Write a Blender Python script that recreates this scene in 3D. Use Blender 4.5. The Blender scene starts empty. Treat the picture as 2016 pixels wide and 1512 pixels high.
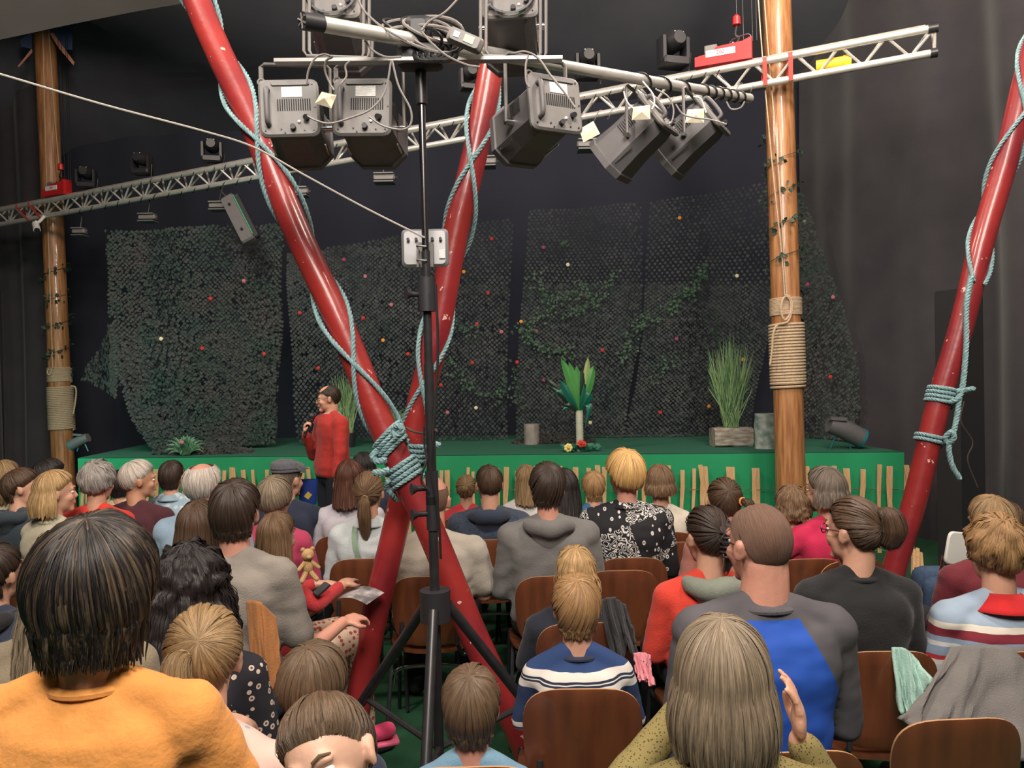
import bpy, bmesh, math, random
import numpy as np
from mathutils import Vector, Matrix, Quaternion, noise
PI = math.pi
C = bpy.context.scene.collection
random.seed(7)
V = Vector

# ------------------------------------------------------------ camera
F = 1500.0
CAM = V((0, 0, 1.75))
PITCH = math.radians(-0.61); ROLL = math.radians(1.2)
fwd = V((0, math.cos(PITCH), math.sin(PITCH)))
up0 = V((0, -math.sin(PITCH), math.cos(PITCH)))
rt0 = V((1, 0, 0))
cup = up0 * math.cos(ROLL) + rt0 * math.sin(ROLL)
crt = rt0 * math.cos(ROLL) - up0 * math.sin(ROLL)
cam = bpy.data.cameras.new('camera'); camo = bpy.data.objects.new('camera', cam); C.objects.link(camo)
cam.sensor_width = 36; cam.lens = 36 * F / 2016; cam.clip_start = 0.05; cam.clip_end = 100
M = Matrix((crt, cup, -fwd)).transposed().to_4x4(); M.translation = CAM
camo.matrix_world = M
bpy.context.scene.camera = camo

def ray(px, py):
    return fwd + crt * ((px - 1008) / F) - cup * ((py - 756) / F)
def at(px, py, Y):
    d = ray(px, py); return CAM + d * (Y / d.y)
def onz(px, py, z):
    d = ray(px, py); return CAM + d * ((z - CAM.z) / d.z)

# ------------------------------------------------------------ world, lights, exposure
sc = bpy.context.scene
w = bpy.data.worlds.new('world'); sc.world = w; w.use_nodes = True
w.node_tree.nodes['Background'].inputs[0].default_value = (0.62, 0.68, 0.9, 1)
w.node_tree.nodes['Background'].inputs[1].default_value = 0.10
sc.view_settings.view_transform = 'Standard'; sc.view_settings.look = 'None'
sc.view_settings.gamma = 1; sc.view_settings.exposure = 0.55
sc.view_settings.use_curve_mapping = False
def area(name, loc, target, size, power, col):
    l = bpy.data.lights.new(name, 'AREA'); l.shape = 'DISK'; l.size = size; l.energy = power; l.color = col
    o = bpy.data.objects.new(name, l); C.objects.link(o); o.location = loc
    o.rotation_euler = (V(target) - V(loc)).to_track_quat('-Z', 'Y').to_euler()
    return o
def bulb(name, loc, power, col, r=.22):
    l = bpy.data.lights.new(name, 'POINT'); l.energy = power; l.color = col; l.shadow_soft_size = r
    o = bpy.data.objects.new(name, l); C.objects.link(o); o.location = loc; return o
WARM = (1, .85, .70)
for _x, _y, _p in ((-2.4, 1.9, 330), (2.3, 1.7, 330), (-2.9, 5.0, 300), (2.2, 4.6, 260)): bulb('house_and_fill_lamp', (_x, _y, 5.5), _p, WARM, .35)  # the pair nearer the stage is added fill, brightening the far end
area('fill_wash', (0, -.8, 5.0), (0, 8, 2.2), 2.2, 260, (1, .90, .80))  # added soft fill behind the camera, lifts everything facing it
area('stage_lamp', (-5.4, 7.6, 1.5), (-4.6, 9.0, 1.3), 0.12, 9.0, (.25, .95, .8))

# ------------------------------------------------------------ materials
def nd(t, typ, **k):
    n = t.nodes.new(typ)
    for a, b in k.items(): setattr(n, a, b)
    return n
def mat(name, col, rough=.6, metal=0., col2=None, scale=20, bump=0., bscale=None, stretch=None, spec=.5, coat=0., sheen=0., detail=4, emit=None, lo=.35, hi=.65, coord='Object'):
    m = bpy.data.materials.new(name); m.use_nodes = True; t = m.node_tree
    b = t.nodes['Principled BSDF']
    b.inputs['Base Color'].default_value = (*col, 1); b.inputs['Roughness'].default_value = rough
    b.inputs['Metallic'].default_value = metal; b.inputs['Specular IOR Level'].default_value = spec
    b.inputs['Coat Weight'].default_value = coat; b.inputs['Sheen Weight'].default_value = sheen
    if emit: b.inputs['Emission Color'].default_value = (*emit[0], 1); b.inputs['Emission Strength'].default_value = emit[1]
    if col2 or bump:
        tc = nd(t, 'ShaderNodeTexCoord'); mp = nd(t, 'ShaderNodeMapping')
        t.links.new(tc.outputs[coord], mp.inputs[0])
        if stretch: mp.inputs['Scale'].default_value = stretch
        if col2:
            n = nd(t, 'ShaderNodeTexNoise'); n.inputs['Scale'].default_value = scale; n.inputs['Detail'].default_value = detail
            t.links.new(mp.outputs[0], n.inputs[0])
            r = nd(t, 'ShaderNodeValToRGB'); r.color_ramp.elements[0].position = lo; r.color_ramp.elements[1].position = hi
            r.color_ramp.elements[0].color = (*col, 1); r.color_ramp.elements[1].color = (*col2, 1)
            t.links.new(n.outputs[0], r.inputs[0]); t.links.new(r.outputs[0], b.inputs['Base Color'])
        if bump:
            n2 = nd(t, 'ShaderNodeTexNoise'); n2.inputs['Scale'].default_value = bscale or scale; n2.inputs['Detail'].default_value = 5
            t.links.new(mp.outputs[0], n2.inputs[0])
            bp = nd(t, 'ShaderNodeBump'); bp.inputs['Strength'].default_value = bump; bp.inputs['Distance'].default_value = .01
            t.links.new(n2.outputs[0], bp.inputs['Height']); t.links.new(bp.outputs[0], b.inputs['Normal'])
    return m
_mc = {}
def sm(name, col, **k):
    if name not in _mc: _mc[name] = mat(name, col, **k)
    return _mc[name]

m_tent = mat('tent_fabric', (.075, .078, .098), .75, col2=(.09, .092, .112), scale=1.5, bump=.15, bscale=8)
m_tentl = mat('tent_fabric_pale', (.085, .08, .078), .8, col2=(.10, .095, .09), scale=2)
m_drape = mat('black_molton', (.036, .033, .040), .95, col2=(.045, .041, .047), scale=3, bump=.2, bscale=40, sheen=.15)
m_back = mat('black_backdrop', (.025, .028, .046), .95)
m_carpet = mat('green_carpet', (.006, .055, .022), .95, col2=(.009, .075, .03), scale=180, bump=.4, bscale=300)
m_stagetop = mat('stage_carpet', (.012, .105, .065), .95, col2=(.015, .125, .075), scale=90, bump=.3, bscale=250)
m_stagefront = mat('stage_skirt', (.010, .25, .10), .85, col2=(.012, .28, .115), scale=3, bump=.1, bscale=60)
m_red = mat('red_lacquer', (.31, .026, .022), .36, col2=(.19, .015, .022), scale=3, bump=.16, bscale=22, coat=.25)
def chip_paint(m):
    t = m.node_tree; b = t.nodes['Principled BSDF']
    old = b.inputs['Base Color'].links[0].from_socket
    tc = nd(t, 'ShaderNodeTexCoord'); n = nd(t, 'ShaderNodeTexNoise'); n.inputs['Scale'].default_value = 22; n.inputs['Detail'].default_value = 6
    t.links.new(tc.outputs['Object'], n.inputs[0])
    r = nd(t, 'ShaderNodeValToRGB'); r.color_ramp.elements[0].position = .685; r.color_ramp.elements[1].position = .70
    t.links.new(n.outputs[0], r.inputs[0])
    mx = nd(t, 'ShaderNodeMix', data_type='RGBA'); t.links.new(r.outputs[0], mx.inputs[0]); t.links.new(old, mx.inputs[6])
    mx.inputs[7].default_value = (.65, .42, .36, 1); t.links.new(mx.outputs[2], b.inputs['Base Color'])
chip_paint(m_red)
m_wood = mat('spruce_pole', (.43, .21, .085), .42, col2=(.24, .095, .035), scale=4, stretch=(9, 9, .8), bump=.35, bscale=5, coat=.3, detail=8)
m_picket = mat('chestnut_picket', (.62, .42, .22), .8, col2=(.50, .30, .14), scale=14, stretch=(4, 4, .6), bump=.3)
m_alu = mat('aluminium_tube', (.72, .70, .65), .36, metal=.55, col2=(.6, .58, .54), scale=12, bump=.05)
m_chrome = mat('chrome', (.6, .6, .6), .18, metal=1.)
m_black = mat('black_steel', (.018, .018, .02), .35, col2=(.024, .024, .026), scale=30)
m_blackm = mat('black_plastic', (.02, .02, .024), .5)
m_grey = mat('fixture_grey', (.165, .155, .15), .5, col2=(.18, .17, .165), scale=30, bump=.08)
m_greyd = mat('fixture_dark', (.11, .105, .11), .5, col2=(.12, .115, .12), scale=20)
m_label = mat('label_white', (.85, .83, .8), .5, col2=(.55, .54, .53), scale=60, stretch=(1, 1, 6))
m_slot = mat('slot_black', (.008, .008, .008), .8)
m_rope = mat('rope_turquoise', (.15, .27, .29), .8, col2=(.24, .38, .40), scale=60, bump=.3)
m_ropeb = mat('rope_beige', (.52, .40, .28), .9, col2=(.42, .31, .2), scale=70, bump=.4)
m_cable = mat('cable_grey', (.22, .20, .19), .5)
m_cablek = mat('cable_black', (.015, .015, .016), .45)
m_paper = mat('tag_paper', (.75, .68, .52), .8, col2=(.66, .58, .42), scale=20)
m_winch = mat('winch_red', (.55, .02, .025), .4, col2=(.5, .018, .02), scale=9)
m_strap = mat('strap_red', (.5, .06, .05), .7)
m_net = mat('net_green', (.030, .044, .044), .9, col2=(.054, .062, .062), scale=2.2)
m_netb = mat('net_brown', (.052, .044, .040), .9, col2=(.036, .042, .038), scale=3)
m_netd = mat('net_dense', (.028, .050, .044), .9, col2=(.050, .052, .052), scale=3)
m_ivy = mat('ivy_leaf', (.018, .06, .032), .6, col2=(.03, .085, .04), scale=12)
m_ivyd = mat('ivy_leaf_dark', (.015, .035, .022), .6, col2=(.022, .05, .026), scale=12)
m_yellow = mat('yellow_plastic', (.75, .5, .02), .5)
m_white = mat('white_plastic', (.75, .74, .7), .45)
m_bark = mat('bark', (.20, .15, .11), .9, col2=(.36, .35, .31), scale=9, stretch=(1, 1, 3), bump=.8, bscale=14)
m_birch = mat('birch_stone', (.42, .46, .42), .9, col2=(.14, .2, .18), scale=13, bump=.8, bscale=16)
m_logend = mat('log_grey', (.24, .215, .19), .9, col2=(.32, .29, .26), scale=7, stretch=(5, 5, 1), bump=.5)

# ------------------------------------------------------------ mesh builder
class MB:
    def __init__(s): s.v = []; s.f = []; s.m = []; s.uv = None
    def add(s, vs, fs, mi=0):
        o = len(s.v); s.v += [tuple(p) for p in vs]; s.f += [tuple(i + o for i in f) for f in fs]; s.m += [mi] * len(fs); return s
    def box(s, c, sz, R=None, mi=0):
        c = V(c); h = V(sz) * .5; R = R or Matrix.Identity(3)
        vs = [c + R @ V((x * h.x, y * h.y, z * h.z)) for x in (-1, 1) for y in (-1, 1) for z in (-1, 1)]
        return s.add(vs, [(0, 1, 3, 2), (4, 6, 7, 5), (0, 4, 5, 1), (2, 3, 7, 6), (0, 2, 6, 4), (1, 5, 7, 3)], mi)
    def rbox(s, c, sz, r=.01, R=None, mi=0):   # box with chamfered vertical outline in X-Z and depth in Y
        c = V(c); R = R or Matrix.Identity(3); hx, hy, hz = V(sz) * .5
        pts = []
        for cx, cz, a0 in ((hx - r, hz - r, 0), (-hx + r, hz - r, 90), (-hx + r, -hz + r, 180), (hx - r, -hz + r, 270)):
            for k in range(4):
                a = math.radians(a0 + k * 30); pts.append((cx + r * math.cos(a), cz + r * math.sin(a)))
        n = len(pts); e = min(r, hy * .6)
        vs = []
        for (yy, k) in ((-hy, 1 - e / max(hx, hz)), (-hy + e, 1), (hy - e, 1), (hy, 1 - e / max(hx, hz))):
            vs += [c + R @ V((x * k, yy, z * k)) for x, z in pts]
        fs = []
        for q in range(3):
            for i in range(n):
                j = (i + 1) % n; fs.append((q * n + i, q * n + j, (q + 1) * n + j, (q + 1) * n + i))
        fs.append(tuple(range(n))); fs.append(tuple(range(4 * n - 1, 3 * n - 1, -1)))
        return s.add(vs, fs, mi)
    def tube(s, pts, r, n=8, caps=True, mi=0, close=False, sq=None):
        pts = [V(p) for p in pts]; N = len(pts)
        rs = r if isinstance(r, (list, tuple)) else [r] * N
        T = []
        for i in range(N):
            a = pts[max(i - 1, 0)]; b = pts[min(i + 1, N - 1)]
            if close: a = pts[(i - 1) % N]; b = pts[(i + 1) % N]
            d = b - a; T.append(d.normalized() if d.length > 1e-9 else V((0, 0, 1)))
        u = T[0].orthogonal().normalized(); vs = []
        for i in range(N):
            u = (u - T[i] * u.dot(T[i]));  u = u.normalized() if u.length > 1e-6 else T[i].orthogonal().normalized()
            w_ = T[i].cross(u)
            for k in range(n):
                a = 2 * PI * k / n
                vs.append(pts[i] + u * (math.cos(a) * rs[i]) + w_ * (math.sin(a) * rs[i] * (sq or 1)))
        fs = []
        for i in range(N if close else N - 1):
            i2 = (i + 1) % N
            for k in range(n):
                l = (k + 1) % n; fs.append((i * n + k, i * n + l, i2 * n + l, i2 * n + k))
        if caps and not close:
            fs.append(tuple(range(n - 1, -1, -1))); fs.append(tuple((N - 1) * n + k for k in range(n)))
        return s.add(vs, fs, mi)
    def ell(s, c, r, R=None, nu=14, nv=10, mi=0):
        c = V(c); R = R or Matrix.Identity(3); r = V(r) if not isinstance(r, (int, float)) else V((r, r, r))
        vs = [c + R @ V((0, 0, r.z))]
        for j in range(1, nv):
            t = PI * j / nv
            for i in range(nu):
                a = 2 * PI * i / nu
                vs.append(c + R @ V((r.x * math.sin(t) * math.cos(a), r.y * math.sin(t) * math.sin(a), r.z * math.cos(t))))
        vs.append(c + R @ V((0, 0, -r.z))); fs = []
        for i in range(nu): fs.append((0, 1 + i, 1 + (i + 1) % nu))
        for j in range(nv - 2):
            for i in range(nu):
                a = 1 + j * nu + i; b = 1 + j * nu + (i + 1) % nu; fs.append((a, a + nu, b + nu, b))
        L = len(vs) - 1
        for i in range(nu): fs.append((L, 1 + (nv - 2) * nu + (i + 1) % nu, 1 + (nv - 2) * nu + i))
        return s.add(vs, fs, mi)
    def grid(s, fn, nu, nv, mi=0, closeu=False):
        vs = [fn(i / (nu if closeu else nu - 1), j / (nv - 1)) for j in range(nv) for i in range(nu)]
        fs = []
        for j in range(nv - 1):
            for i in range(nu if closeu else nu - 1):
                k = (i + 1) % nu; fs.append((j * nu + i, j * nu + k, (j + 1) * nu + k, (j + 1) * nu + i))
        return s.add(vs, fs, mi)
    def build(s, name, mats, parent=None, smooth=True, loc=None, origin=None):
        me = bpy.data.meshes.new(name)
        vs = s.v
        if origin is not None: vs = [(x - origin[0], y - origin[1], z - origin[2]) for x, y, z in vs]
        me.from_pydata(vs, [], s.f)
        mats = mats if isinstance(mats, (list, tuple)) else [mats]
        for q in mats: me.materials.append(q)
        if len(mats) > 1: me.polygons.foreach_set('material_index', s.m)
        if smooth:
            me.polygons.foreach_set('use_smooth', [True] * len(me.polygons))
            try: me.set_sharp_from_angle(angle=math.radians(38))
            except Exception: pass
        o = bpy.data.objects.new(name, me); C.objects.link(o)
        if origin is not None and parent is None: o.location = origin
        if parent is not None: o.parent = parent
        return o
def tag(o, label=None, cat=None, group=None, kind=None):
    if label: o['label'] = label
    if cat: o['category'] = cat
    if group: o['group'] = group
    if kind: o['kind'] = kind
    return o
def thing(name, label, cat, loc=(0, 0, 0), rz=0, group=None, R=None):
    o = bpy.data.objects.new(name, None); C.objects.link(o); o.empty_display_size = .1
    o.location = loc; o.rotation_euler = (0, 0, rz)
    if R is not None: o.rotation_euler = R.to_euler()
    return tag(o, label, cat, group)
def struct(o): o['kind'] = 'structure'; return o
def copy_tree(o, parent=None):
    c = o.copy(); C.objects.link(c); c.parent = parent
    for ch in list(o.children): copy_tree(ch, c)
    return c
def bez(pts, n=8):   # catmull-rom
    pts = [V(p) for p in pts]; out = []
    P = [pts[0] * 2 - pts[1]] + pts + [pts[-1] * 2 - pts[-2]]
    for i in range(1, len(P) - 2):
        a, b, c, d = P[i - 1], P[i], P[i + 1], P[i + 2]
        for k in range(n):
            t = k / n
            out.append(.5 * ((2 * b) + (c - a) * t + (2 * a - 5 * b + 4 * c - d) * t * t + (3 * b - a - 3 * c + d) * t ** 3))
    out.append(pts[-1]); return out
def lerp(a, b, t): return a + (b - a) * t
def pl(xs, ys, x): return float(np.interp(x, xs, ys))
def Rz(a): return Matrix.Rotation(a, 3, 'Z')
def Rx(a): return Matrix.Rotation(a, 3, 'X')
def Ry(a): return Matrix.Rotation(a, 3, 'Y')

# ------------------------------------------------------------ setting
SL = V((-4.78, 8.35, 0)); SR = V((3.72, 7.25, 0)); SZ = .945      # stage front corners on the floor
def backY(px): return pl([0, 150, 215, 450, 620, 850, 1400, 1560, 1700, 1800], [10.6, 9.6, 8.75, 9.0, 9.35, 9.55, 9.45, 9.0, 8.45, 8.2], px)
b = MB().grid(lambda u, v: (lerp(-9, 9, u), lerp(-5, 14, v), 0), 3, 3); struct(b.build('floor', m_carpet, smooth=False))
PL_ = at(126, 940, 10.4); PR_ = at(1557, 945, 6.75)
def ceilz(x, y):
    z = 6.6 - .12 * max(0, y - 2) - .05 * abs(x)
    z += 1.9 * math.exp(-math.hypot(x - PL_.x, y - PL_.y) / 1.6) + 2.2 * math.exp(-math.hypot(x - PR_.x, y - PR_.y) / 1.5)
    return z + .04 * noise.noise(V((x, y, 0)) * .8)
b = MB().grid(lambda u, v: (lerp(-10, 10, u), lerp(-5, 14, v), ceilz(lerp(-10, 10, u), lerp(-5, 14, v))), 70, 70)
ceil = struct(b.build('ceiling', m_tent))
def wallgrid(name, P, Q, z1, amp, freq, matl, n=160, seed=0, kind='structure'):
    P = V(P); Q = V(Q); d = (Q - P); L = d.length; nn = V((-d.y, d.x, 0)).normalized()
    def fn(u, v):
        s = u * L
        off = amp * (math.sin(s * freq + 2.2 * noise.noise(V((s * .6, seed, 0)))) + .5 * math.sin(s * freq * 2.3 + 1.3 + v * .8)) * (1 - .35 * v) + amp * 1.2 * noise.noise(V((s * 1.1, v * 1.5, seed)))
        p = P + d * u + nn * off
        return (p.x, p.y, lerp(0, z1, v))
    o = MB().grid(fn, n, 24).build(name, matl); o['kind'] = kind; return o
wallgrid('wall_back', (-8.2, 12.6, 0), (4.2, 10.4, 0), 7.6, .05, 3.0, m_back)
wallgrid('wall_left', (-7.75, -5, 0), (-7.55, 12.8, 0), 7.8, .09, 5.0, m_drape, n=260, seed=3)
wallgrid('wall_right', (3.78, 10.0, 0), (5.0, 4.6, 0), 7.4, .13, 2.9, m_drape, n=180, seed=5)
wallgrid('wall_front', (9, -5, 0), (-9, -5, 0), 7.2, .08, 3.6, m_drape, n=100, seed=8)
wallgrid('wall_side', (5.0, 4.7, 0), (5.4, -5, 0), 7.2, .08, 3.6, m_drape, n=120, seed=9)
# left masking curtain beside the left pole
wallgrid('wall_masking', (-7.6, 11.3, 0), (-6.72, 11.15, 0), 6.9, .07, 8.0, m_drape, n=80, seed=11)
# pale tent flap, top left, slung closer to the camera
def flap(u, v):
    bot = bez([at(-120, 100, 5.2), at(0, 78, 5.2), at(130, 50, 5.2), at(260, 24, 5.2), at(400, -4, 5.2), at(520, -60, 5.2)], 6)
    p = bot[min(int(u * (len(bot) - 1)), len(bot) - 1)]
    q = V((p.x * 1.15 - .4, 1.2, 6.2)); r = p.lerp(q, v); r.z += .35 * math.sin(v * PI) * .6
    return r
o = MB().grid(flap, 31, 14).build('tent_flap', m_tentl, parent=ceil)
# stage
def P2(u, y=0): p = SL.lerp(SR, u); n = V((SL.y - SR.y, SR.x - SL.x, 0)).normalized(); return p + n * y
st = thing('stage', 'low stage with bright green skirt and dark green carpeted top behind the picket fence', 'stage')
b = MB()
fr = [P2(0), P2(1)]; bk = [V((4.1, 10.3, 0)), V((-5.3, 11.0, 0))]
n = 24
for z0, z1, mi in ((0, SZ, 0),):
    pts = [P2(0), P2(1), V((3.45, 9.9, 0)), V((-4.9, 10.8, 0))]
    for i in range(4):
        p, q = pts[i], pts[(i + 1) % 4]
        b.add([(p.x, p.y, 0), (q.x, q.y, 0), (q.x, q.y, SZ), (p.x, p.y, SZ)], [(0, 1, 2, 3)])
b.build('stage_skirt', m_stagefront, st, smooth=False)
MB().add([(p.x, p.y, SZ + .004) for p in pts], [(0, 1, 2, 3)]).build('stage_top', m_stagetop, st, smooth=False)
# stage is one thing with skirt, top
# ------------------------------------------------------------ picket fence
fe = thing('picket_fence', 'split chestnut paling fence standing in front of the green stage skirt', 'fence')
b = MB()
rng = random.Random(4)
NP = 76
pkt = []
for v_ in range(7):
    h = .835 + rng.uniform(-.035, .045); wd = rng.uniform(.016, .026)
    mb = MB(); k = 6; pts_ = [V((rng.uniform(-.008, .008), 0, z)) for z in np.linspace(0, h, k)]
    prof = []
    for i, p in enumerate(pts_):
        ww = wd * rng.uniform(.85, 1.15)
        prof += [p + V((-ww, -.009, 0)), p + V((ww, -.009 - rng.uniform(0, .006), 0)), p + V((ww * .8, .010, 0)), p + V((-ww * .9, .008, 0))]
    fs = []
    for i in range(k - 1):
        for q in range(4): fs.append((i * 4 + q, i * 4 + (q + 1) % 4, i * 4 + 4 + (q + 1) % 4, i * 4 + 4 + q))
    fs += [(3, 2, 1, 0), (k * 4 - 4, k * 4 - 3, k * 4 - 2, k * 4 - 1)]
    mb.add(prof, fs); pkt.append(mb)
meshes = []
dx = (SR - SL).normalized(); ang = math.atan2(dx.y, dx.x)
for i in range(NP):
    u = (i + .5 + rng.uniform(-.3, .3)) / NP * 1.012
    p = P2(u, -.075)
    if i < 7:
        o = pkt[i].build('picket', m_picket, fe, smooth=False); meshes.append(o.data)
    else:
        o = bpy.data.objects.new('picket', rng.choice(meshes)); C.objects.link(o); o.parent = fe
    o.location = (p.x, p.y, 0); o.rotation_euler = (rng.uniform(-.02, .02), rng.uniform(-.07, .07), ang)
    o.scale = (rng.uniform(.8, 1.25), 1, rng.uniform(.97, 1.03))
for z in (.27, .60):
    for s_ in (-1, 1):
        pts = [P2(u, -.075 + s_ * .02 * math.cos(u * NP * PI)) + V((0, 0, z + .006 * math.sin(u * 60))) for u in np.linspace(0, 1.01, NP * 2)]
        MB().tube(pts, .0022, 4).build('wire', m_chrome, fe)
# loose bundle of pickets at the right end
for k, (a, c) in enumerate((((1800, 1085), (1798, 1178)), ((1806, 1082), (1808, 1180)), ((1812, 1090), (1822, 1176)))):
    p = at(a[0], a[1], 6.0); q = onz(c[0], c[1] + 40, 0)
    t = MB().tube([q, p], .02, 5); t.build('loose_picket', m_picket, fe, smooth=False)

# ------------------------------------------------------------ nets
def netsheet(b, L, R, yoff=0, cell=.029, drape=.05, seed=0, keep=1.0, size=1.25, zdep=.010):
    """L, R: lists of (px,py) along left and right edge from top to bottom"""
    rg = random.Random(seed)
    def edge(E, v):
        n_ = len(E) - 1; k = min(int(v * n_), n_ - 1); t = v * n_ - k
        return V((lerp(E[k][0], E[k + 1][0], t), lerp(E[k][1], E[k + 1][1], t)))
    def pos(u, v):
        a = edge(L, v); c = edge(R, v); p = a.lerp(c, u)
        w0 = at(p.x, p.y, backY(p.x) + yoff)
        w0.y += drape * math.sin(w0.x * 6 + seed + 1.5 * noise.noise(w0 * .9)) + drape * .8 * noise.noise(w0 * 2.3)
        if w0.z < SZ + .015: w0.y -= (SZ - w0.z) * .6; w0.z = SZ + .015 + rg.random() * .02
        return w0
    H = (pos(.5, 0) - pos(.5, 1)).length; W = max((pos(0, .5) - pos(1, .5)).length, (pos(0, 1) - pos(1, 1)).length)
    nu = int(W / cell); nv = int(H / cell)
    vs = []; fs = []
    for j in range(nv):
        for i in range(nu):
            if (i + j) % 2 or rg.random() > keep: continue
            u = (i + .5) / nu; v = (j + .5) / nv
            c = pos(u, v); ex = (pos(min(u + .01, 1), v) - pos(max(u - .01, 0), v)).normalized(); ez = V((0, 0, 1))
            ey = ex.cross(ez); s_ = cell * size * .5 * rg.uniform(.8, 1.2)
            c = c + ey * rg.uniform(-zdep, zdep) + ex * rg.uniform(-.003, .003) + ez * rg.uniform(-.003, .003)
            k = len(vs); t1, t2 = rg.uniform(-.6, .6), rg.uniform(-.6, .6)
            a_ = s_ * 1.15
            vs += [c - ex * a_ - ez * s_ * .35 + ey * t1 * s_, c - ez * a_ + ex * s_ * .3 + ey * t2 * s_, c + ex * a_ + ez * s_ * .35 - ey * t1 * s_, c + ez * a_ - ex * s_ * .3 - ey * t2 * s_]
            fs.append((k, k + 1, k + 2, k + 3))
    b.add(vs, fs)
def net(label, L, R, m, layers=1, **k):
    if m is m_netd: k.setdefault('cell', .022)
    b = MB(); sd = k.pop('seed', 0)
    for q in range(layers): netsheet(b, L, R, yoff=-.04 * q, seed=sd + q, **k)
    o = b.build('camouflage_net', m, smooth=False); tag(o, label, 'net'); return o
net('dense dark green camouflage net hanging at the far left of the stage backdrop', [(213, 455), (218, 560), (224, 660), (232, 740), (262, 830), (300, 888)], [(562, 440), (556, 560), (556, 660), (548, 740), (545, 820), (542, 874)], m_netd, 2, seed=1, keep=.8, size=1.5, drape=.07, zdep=.02)
net('small brown net flap sticking out left of the backdrop', [(214, 640), (190, 690), (160, 745)], [(232, 640), (232, 715), (228, 785)], m_netb, 1, seed=5, size=1.4)
net('wide camouflage net behind the standing man and the crossed red poles', [(566, 500), (566, 560), (570, 640), (578, 740), (586, 870)], [(1012, 428), (1005, 560), (1000, 660), (998, 760), (1000, 866)], m_net, 1, seed=7, keep=.97)
net('camouflage net panel behind the artificial palm', [(1042, 415), (1030, 560), (1022, 660), (1016, 760), (1016, 866)], [(1264, 398), (1264, 560), (1262, 660), (1240, 760), (1226, 864)], m_net, 1, seed=9)
net('camouflage net panel with long ivy vine, between palm and tall grass', [(1280, 398), (1270, 560), (1266, 660), (1252, 760), (1226, 864)], [(1545, 352), (1532, 560), (1512, 660), (1490, 760), (1478, 862)], m_net, 1, seed=11)
net('ragged camouflage net hanging right of the right wooden pole', [(1560, 378), (1565, 500), (1570, 620), (1575, 740), (1580, 884)], [(1580, 380), (1606, 460), (1650, 580), (1684, 700), (1690, 800), (1668, 884)], m_netd, 1, seed=13, size=1.5, keep=.9)
net('crumpled dark net heap on the stage floor around the grey log stump', [(1010, 845), (1012, 858), (1015, 876)], [(1180, 845), (1176, 860), (1170, 874)], m_netb, 2, seed=15, size=1.8, yoff=-.0) if False else None
# brace webbing across nets
def leaf(b, c, d, n_, s, mi=0):
    d = d.normalized(); e = d.cross(n_).normalized(); n_ = e.cross(d)
    b.add([c, c + d * s * .45 + e * s * .42 + n_ * s * .06, c + d * s, c + d * s * .45 - e * s * .42 + n_ * s * .06, c + d * s * .8 + e * s * .2, c + d * s * .8 - e * s * .2],
          [(0, 1, 4, 2), (0, 2, 5, 3)], mi)
def garland(label, pts, Yf, dens=95, s=.04, m=m_ivy, spread=.05, name='ivy_garland', seed=0, amt=1.):
    rg = random.Random(seed); P = [at(x, y, Yf(x)) if not isinstance(Yf, (int, float)) else at(x, y, Yf) for x, y in pts]
    path = bez(P, 8); o_ = thing(name, label, 'ivy', path[0])
    st_ = MB().tube([p - path[0] for p in path], .003, 4); st_.build('vine_stem', m_ivyd, o_)
    L = sum((path[i + 1] - path[i]).length for i in range(len(path) - 1)); N = int(L * dens * amt)
    b = MB()
    for _ in range(N):
        i = rg.randrange(len(path) - 1); c = path[i].lerp(path[i + 1], rg.random()) - path[0]
        c += V((rg.gauss(0, spread), -abs(rg.gauss(0, .02)), rg.gauss(0, spread)))
        leaf(b, c, V((rg.uniform(-1, 1), rg.uniform(-.4, .1), rg.uniform(-1, .4))), V((rg.uniform(-.4, .4), -1, rg.uniform(-.2, .5))), s * rg.uniform(.7, 1.3))
    lf = b.build('leaves', m, o_, smooth=False); lf['kind'] = 'stuff'
    return o_
gy = lambda x: backY(x) - .12
garland('ivy vine looping left to right above the palm, upper loop', [(1050, 540), (1075, 580), (1110, 585), (1150, 565), (1175, 590), (1210, 530)], gy, seed=1)
garland('ivy vine sagging below the upper loop, behind the palm', [(1170, 600), (1130, 612), (1080, 608), (1050, 635), (1040, 665)], gy, seed=2)
garland('ivy vine running down from orange flower to the palm top', [(1010, 640), (1035, 660), (1060, 680), (1100, 690), (1135, 705)], gy, seed=3)
garland('long ivy vine climbing diagonally to the upper right of the backdrop', [(1225, 715), (1245, 655), (1290, 620), (1340, 590), (1365, 560), (1386, 530)], gy, seed=4, dens=110)
garland('short ivy vine piece low between palm and tall grass', [(1288, 745), (1305, 725), (1325, 702)], gy, seed=5)
garland('ivy vine right beside the crossed red poles', [(885, 700), (905, 735), (930, 765), (985, 778), (1000, 745)], gy, seed=6, dens=70)
garland('short ivy vine at mid height right of the flood light', [(888, 625), (910, 640), (938, 655)], gy, seed=7)
garland('small ivy sprig high on the net above the palm', [(1100, 490), (1120, 470)], gy, seed=8, dens=50)
garland('ivy vine hanging beside the tall grass plant', [(1412, 620), (1410, 660), (1420, 690)], gy, seed=9, dens=60, m=m_ivyd)
garland('ivy sprigs low behind the grey log stump', [(1012, 720), (1016, 775), (1030, 805)], gy, seed=10, dens=50, m=m_ivyd)
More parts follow.
